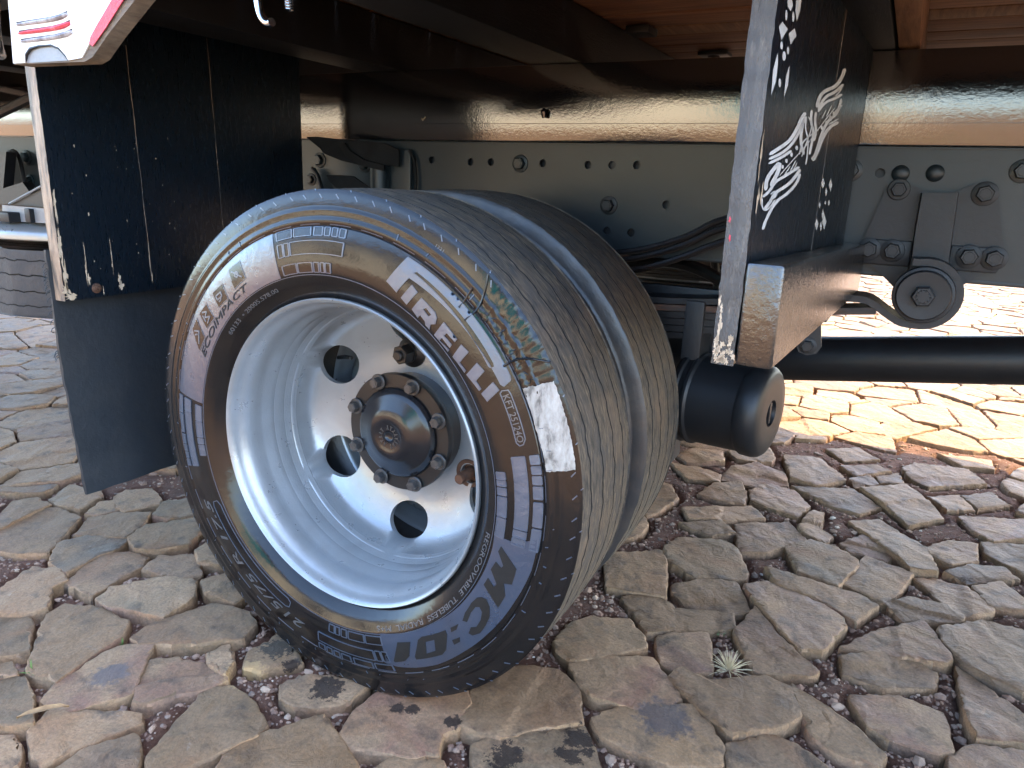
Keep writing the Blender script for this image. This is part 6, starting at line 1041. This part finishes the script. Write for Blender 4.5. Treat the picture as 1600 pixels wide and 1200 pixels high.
# cleat at the foot of the board
mb = MB(); C0 = [(-.002, .6115), (-.002, .714), (.640, .706), (.640, .632), (.600, .622), (.02, .6115)]
k = len(mb.v)
plate(mb, [[(-.002, .612), (.632, .618), (.640, .700), (-.002, .7135)]], lambda u, v, w_: bmap(u, v, .001 + w_), .036)
bm = bmesh.new(); me = bpy.data.meshes.new('t'); me.from_pydata(mb.v, [], mb.f); bm.from_mesh(me); bmesh.ops.remove_doubles(bm, verts=bm.verts, dist=1e-5); bmesh.ops.dissolve_limit(bm, angle_limit=.02, verts=bm.verts, edges=bm.edges); bmesh.ops.recalc_face_normals(bm, faces=bm.faces)
bmesh.ops.bevel(bm, geom=bm.edges[:], offset=.004, segments=2, affect='EDGES', profile=.5)
mb = MB(); mb.bm(bm); mb.build('cleat_block', CLEATM, b1, ang=45)
# ------------------------------------------------------------------ rear mudguard board (left) with its rubber flap
XB = -.557
mb = MB(); NB = 40; rr3 = random.Random(8)
plate(mb, [[(-.13, .556), (.02, .5555), (.20, .557), (.44, .556), (.445, 1.09), (-.13, 1.09)]], lambda u, v, w_: (XB - w_, u, v), .026)
b3 = under(recalc(mb.build('mudguard_board', BOARDM, ang=30))); b3['label'] = 'black board with chipped edges and rubber flap below'
fm = lambda u, v, w_: (XB + w_, u, v)
em = lambda u, v, w_: (XB - .013 + u, -.1305 - w_, v)
mb = MB(); v0 = []
for i in range(61):
    z = .5555 + .53 * i / 60; v0 += [(XB + rr3.uniform(-.001, .0007), -.1312, z), (XB - .013, -.1318, z), (XB - .0262, -.1312, z)]
mb.add(v0, [(3 * i + j, 3 * i + j + 1, 3 * i + j + 4, 3 * i + j + 3) for i in range(60) for j in (0, 1)]); recalc(mb.build('board_edge', WORN, b3, ang=60))
mb = MB()
for u, z, su, sv in ((-.126, .60, .006, .03), (-.127, .575, .010, .016), (-.119, .562, .013, .006), (-.128, .65, .004, .03), (-.128, .72, .003, .035), (-.089, .60, .0022, .022), (-.086, .590, .0035, .012), (-.088, .63, .0009, .03), (-.028, .572, .0055, .009), (-.030, .585, .003, .013), (-.040, .63, .0008, .04), (-.062, .565, .0012, .010), (.034, .62, .0009, .05), (.036, .582, .002, .010)): flake(mb, fm, u, z, su, sv, rr3)
for k in range(26): s_ = rr3.uniform(.0006, .0016); flake(mb, fm, rr3.uniform(-.1, .1), rr3.uniform(.57, .85), s_, s_ * rr3.uniform(1, 3), rr3, 6)
mb.build('bare_wood_chip', CHIPM, b3)['kind'] = 'stuff'
mb = MB()
for u, z0, z1 in ((.028, .57, .98), (.20, .66, 1.03)):
    pth = [(XB + .0003, u + .0005 * math.sin(z * 60) + .008 * (1 - (z - z0) / (z1 - z0)), z) for z in np.linspace(z0, z1, 24)]; mb.tube(pth, [.00015 + .00028 * abs(math.sin(i * 1.7)) for i in range(24)], 5)
mb.build('board_seam', WORN, b3)['kind'] = 'stuff'
mb = MB(); mb.lathe([(0, 0), (.0088, 0), (.0085, .0015), (.006, .0035), (.0035, .0038), (.0030, .0062), (0, .0066)], axis((XB, -.074, .572), (1, 0, 0)), 20); o = mb.build('rusty_screw', RUST, b3)
# rubber flap, slightly curled
mb = MB(); nz, ny = 30, 24; T_ = []
for s_ in (0, 1):
    for i in range(nz + 1):
        z = .64 - (.64 - .203) * i / nz
        for j in range(ny + 1):
            y = -.137 + .60 * j / ny; bend = .028 * ((.64 - z) / .43) ** 2 + .006 * math.sin(y * 9 + 1) * (.64 - z) / .43
            e = rr3.uniform(-.0015, .0015) if j in (0, ny) else 0
            mb.v.append((XB - .0275 - s_ * .006 + bend, y + e, z + (rr3.uniform(-.001, .001) if i == nz else 0)))
m1 = (nz + 1) * (ny + 1)
for i in range(nz):
    for j in range(ny): a = i * (ny + 1) + j; mb.f += [(a, a + 1, a + ny + 2, a + ny + 1), (m1 + a, m1 + a + ny + 1, m1 + a + ny + 2, m1 + a + 1)]
for i in range(nz): a = i * (ny + 1); mb.f.append((a, a + ny + 1, m1 + a + ny + 1, m1 + a)); a += ny; mb.f.append((a, m1 + a, m1 + a + ny + 1, a + ny + 1))
for j in range(ny): a = nz * (ny + 1) + j; mb.f.append((a, a + 1, m1 + a + 1, m1 + a))
for k in range(24):
    z = rr3.uniform(.45, .62); mb.tube([(XB - .03, -.136, z), (XB - .031, -.141, z - .003), (XB - .030, -.143 - rr3.uniform(0, .003), z - .008)], .0006, 4)
recalc(mb.build('rubber_flap', FLAPM, b3, ang=50))

# ------------------------------------------------------------------ white corner board at top left
mb = MB(); CW = [(-.5235, .9185), (-.519, .96), (-.512, 1.03), (-.51, 1.14), (-.10, 1.14), (-.205, 1.005), (-.24, .9845), (-.298, .949), (-.338, .9215), (-.356, .9165)]
plate(mb, [CW], lambda u, v, w_: (u, -.155 - w_, v), .025); cw = under(recalc(mb.build('corner_board', WOODRAW, ang=30))); cw['label'] = 'white corner board with red stripe and slots'
def cmap(u, v, w_): return (u, -.1803 - w_, v)
mb = MB(); front = [(-.5225, .9200), (-.518, .96), (-.511, 1.03), (-.509, 1.139), (-.16, 1.139), (-.23, 1.02), (-.285, .981), (-.325, .950), (-.359, .921), (-.38, .9195)]
arch = [(-.49, .9195), (-.486, .930), (-.474, .9375), (-.455, .940), (-.425, .940), (-.408, .935), (-.395, .925), (-.39, .9192)]
fr2 = [front[0]] + arch + [(-.372, .9195)] + [front[-2]] + front[1:-2][::-1]
fr2 = [front[0]] + arch + [front[-2], front[-3], front[-4], front[-5], front[-6], front[-7], front[-8], front[-9]]
plate(mb, [fr2], cmap, .002); recalc(mb.build('white_paint_face', WHITEP, cw, ang=30))
mb = MB(); vv, ff = fill2d([[q for q in arch[::-1]]]); mb.add([cmap(a, b, .0004) for a, b, _ in vv], ff); mb.build('arch_plate', GALV, cw, smooth=False)
mb = MB(); mb.tube([cmap(a, b, .0022) for a, b in arch], [.0008, .0022, .0024, .0016, .0014, .0014, .0010, .0006], 6); mb.build('slot_groove', BLACKM, cw)
mb = MB(); st2 = [(-.333, .9455), (-.318, .958), (-.277, .990), (-.222, 1.028), (-.205, 1.026), (-.258, .985), (-.297, .956), (-.330, .934), (-.337, .938)]
plate(mb, [st2], lambda u, v, w_: cmap(u, v, .0022 + w_), .0012); recalc(mb.build('red_stripe', REDP, cw, ang=30))
for i, (z, m_) in enumerate(((.9705, GREYSLOT), (.9590, REDP), (.9480, GREYSLOT))):
    mb = MB(); dx = .003 * i; pts = [(-.500 + dx, -.1826, z), (-.47 + dx, -.183, z + .0005), (-.42 + dx, -.183, z + .0015), (-.395 + dx, -.183, z + .0035), (-.378 + dx, -.1826, z + .0065)]
    mb.tube(smooth_path(pts, 1), [.0016, .0022, .0026, .0028, .003, .0032, .0034, .0036, .0028, .002][:len(smooth_path(pts, 1))], 8); mb.build('painted_slot', m_, cw)
    mb = MB(); mb.tube([(-.500 + dx, -.1822, z + .0028), (-.47 + dx, -.1822, z + .0035), (-.42 + dx, -.1822, z + .0046), (-.395 + dx, -.1822, z + .0068), (-.378 + dx, -.1822, z + .0098)], .0010, 6); mb.build('slot_groove', BLACKM, cw)
# chrome hook and threaded stud at the top
mb = MB(); mb.tube(smooth_path([(-.070, -.14, 1.06), (-.067, -.14, 1.0), (-.064, -.14, .972), (-.057, -.141, .959), (-.046, -.143, .9535), (-.038, -.145, .9545)], 2), .0052, 12); under(mb.build('tarp_hook', CHROME))
mb = MB()
mb.lathe([(0, 0)] + [q for k in range(14) for q in ((.0058, .0015 + k * .003), (.0047, .003 + k * .003))] + [(0, .045)], axis((-.024, -.13, .968), (0, 0, 1)), 14); mb.box((-.034, -.14, .990), (-.014, -.12, 1.01), .002); under(mb.build('threaded_stud', CHROME))
mb = MB(); mb.tube(smooth_path([(-.55, -.17, 1.05), (-.548, -.185, 1.0), (-.545, -.19, .965), (-.553, -.185, .940), (-.566, -.175, .935)], 2), .0085, 12); under(mb.build('tarp_hook', CHROME))
# ------------------------------------------------------------------ behind the left board: spare wheel, carrier tray, prop, added sheen ring and blocker
SP = Vector((-1.42, .575, .373))
t2 = make_tyre('spare_tyre', None, False, 0, 300)
t2.data.transform(Matrix.Translation((0, 0, -ZC)))
for v_ in t2.data.vertices: pass
rs = MB(); rs.lathe([(r, -y) for r, y in RIM], Matrix.Rotation(PI / 2, 4, 'X'), 80, closed=True); rs.lathe([(r, -y) for r, y in DISC], Matrix.Rotation(PI / 2, 4, 'X'), 80, closed=True)
sw = rs.build('spare_wheel', SILVER, None, ang=40)
sw.parent = TRUCK; sw.location = (SP.x, SP.y - .945, SP.z + .105); sw.rotation_euler = (-PI / 2, 0, 0)
t2.parent = sw; t2.name = 'tyre'
t2.data.materials[1] = mat_rubber('spare_tread', (.050, .050, .053), .5, .7, .3, .6, (.12, .10, .08))
mb = MB(); mb.lathe([(.372, .0), (.383, .004), (.384, .016), (.376, .030), (.350, .042), (.20, .048), (.20, .044), (.350, .036), (.366, .026), (.372, .010)], Matrix.Translation((SP.x, SP.y, .586)), 96, closed=True)  # silver ring added in place of the sky's reflection on the spare's sidewall
sc_ = under(recalc(mb.build('spare_sheen_ring', SILVER, ang=40)))
mb = MB(); mb.box((-2.4, .62, .56), (-.70, .66, .655), .004); mb.box((-2.4, .50, .636), (-.72, .62, .652), .003); under(mb.build('ground_view_blocker', BLACKM))  # dark bars added to hide the sunlit ground behind the spare
mb = MB(); plate(mb, [[(-1.401, .671), (-1.0, .671), (-1.0, .640), (-1.353, .632), (-1.404, .654)]], lambda u, v, w_: (u, .240 - w_, v), .006); mb.box((-1.404, .240, .634), (-1.0, .60, .640), .001); tr_ = under(recalc(mb.build('carrier_tray', GALV, ang=30)))
mb = MB(); plate(mb, [[(-1.398, .672), (-1.0, .800), (-1.0, .672)]], lambda u, v, w_: (u, .262 - w_, v), .006); recalc(mb.build('tray_gusset', BLACKM, tr_))
mb = MB(); mb.tube([(-1.400, .252, .674), (-1.0, .252, .804)], .003, 8); mb.build('tray_edge', GALV, tr_)
mb = MB(); mb.box((-1.386, .205, .631), (-1.325, .238, .656), .004); mb.build('tray_lug', HANGM, tr_)
mb = MB(); mb.box((-1.285, .222, .634), (-1.262, .240, .668), .003); mb.build('tray_lug', HANGM, tr_)
mb = MB(); plate(mb, [[(-2.1, .807), (-1.73, .807), (-1.775, .700), (-1.668, .722), (-1.60, .66), (-2.1, .64)]], lambda u, v, w_: (u, .47 - w_, v), .03); under(recalc(mb.build('side_bracket', BLACKM)))
mb = MB(); mb.tube(smooth_path([(-1.83, .50, .805), (-1.795, .50, .815), (-1.772, .50, .790), (-1.765, .50, .70)], 2), .006, 8); under(mb.build('hook_rod', BLACKM))
mb = MB(); hexbolt(mb, (-1.785, .529, .794), (0, -1, 0), .016, .014); under(mb.build('frame_bolt', RAILM, ang=30)); mb = MB(); hexbolt(mb, (-1.782, .529, .724), (0, -1, 0), .014, .014); under(mb.build('frame_bolt', RAILM, ang=30))
mb = MB(); mb.tube([(-1.85, .45, .895), (-1.40, .45, 1.0)], .014, 10); under(mb.build('wooden_prop', CROSSM))

# ------------------------------------------------------------------ small things on the ground
def blades(name, c, n, L, mat, r, spread=1.0, wd=.0012):
    mb = MB()
    for k in range(n):
        a = r.uniform(0, 2 * PI); e = r.uniform(.15, .95) * spread; l = L * r.uniform(.5, 1.1); P = []
        for t in (0, .35, .7, 1): P.append((c[0] + math.cos(a) * e * l * t, c[1] + math.sin(a) * e * l * t, c[2] + l * (1 - .55 * e) * t - .35 * e * l * t * t))
        mb.tube(P, [wd * .5, wd * .5, wd * .4, wd * .1], 4)
    return mb.build(name, mat)
r6 = random.Random(6)
tag(blades('grass_tuft', (.53, .268, -.012), 95, .05, STRAWM, r6), 'dry straw coloured grass tuft growing between two paving stones right of the tyre', 'grass tuft')
tag(blades('weed', (-.448, -.325, -.012), 16, .028, WEEDM, r6, .9, .0018), 'small green weed in a joint at the far left of the foreground', 'weed')
tag(blades('weed', (-.393, -.206, -.012), 9, .018, WEEDM, r6, .9, .0018), 'tiny green sprout in the gravel joint left of the tyre', 'weed')
tag(blades('weed', (.496, .364, -.012), 8, .016, WEEDM, r6, .9, .0016), 'tiny green sprout just beyond the dry grass tuft', 'weed')
mb = MB(); lv = [(-.340, -.405), (-.331, -.394), (-.318, -.377), (-.306, -.362), (-.300, -.353)]; k = 0; V = []
for i, (x, y) in enumerate(lv):
    wv = .0065 * math.sin(PI * i / 4) + .0003; nx, ny = .78, -.62; z = .008 + .005 * math.sin(PI * i / 4)
    V += [(x - nx * wv, y - ny * wv, z + .003), (x, y, z), (x + nx * wv, y + ny * wv, z + .003)]
mb.add(V, [(3 * i + j, 3 * i + j + 1, 3 * i + j + 4, 3 * i + j + 3) for i in range(4) for j in (0, 1)])
tag(mb.build('dry_leaf', LEAFM), 'curled brown dry leaf lying across a stone joint in the left foreground', 'leaf')

# ------------------------------------------------------------------ across the yard, behind the viewer: what the gloss paint mirrors
def building():
    root = bpy.data.objects.new('yard_house', None); COL.objects.link(root); root.location = (-5.2, -7.5, 0)
    tag(root, 'cream rendered house with a teal shutter across the yard, mirrored in the gloss paint', 'house')
    def part(n, lo, hi, m, bev=.01):
        mb = MB(); mb.box(lo, hi, bev); o = mb.build(n, m); o.parent = root; o.matrix_parent_inverse = Matrix.Translation((5.2, 7.5, 0)); return o
    part('wall', (-11, -11, -.01), (-1.9, -7.5, 2.9), WALLM)
    part('roof', (-11.3, -11.4, 2.9), (.5, -7.1, 3.05), RUST)
    part('wall', (-1.9, -11, -.01), (.18, -7.55, 2.9), WALLM)
    g = part('shutter', (-1.40, -7.548, .85), (-.02, -7.50, 2.62), TEALM)
    for k in range(13):
        mb = MB(); z = .90 + k * .13; mb.box((-1.39, -7.498, z), (-.03, -7.485, z + .10), .004); o = mb.build('shutter_slat', TEALM, g); o.matrix_parent_inverse = Matrix.Identity(4)
    for k in range(3):
        x = -9.5 + k * 2.6; f = part('window', (x, -7.52, 1.0), (x + 1.1, -7.46, 2.1), CROSSB); mb = MB(); mb.box((x + .07, -7.458, 1.07), (x + 1.03, -7.45, 2.03), .002); mb.build('pane', HUBGLOSS, f).matrix_parent_inverse = Matrix.Identity(4)
    return root
building()
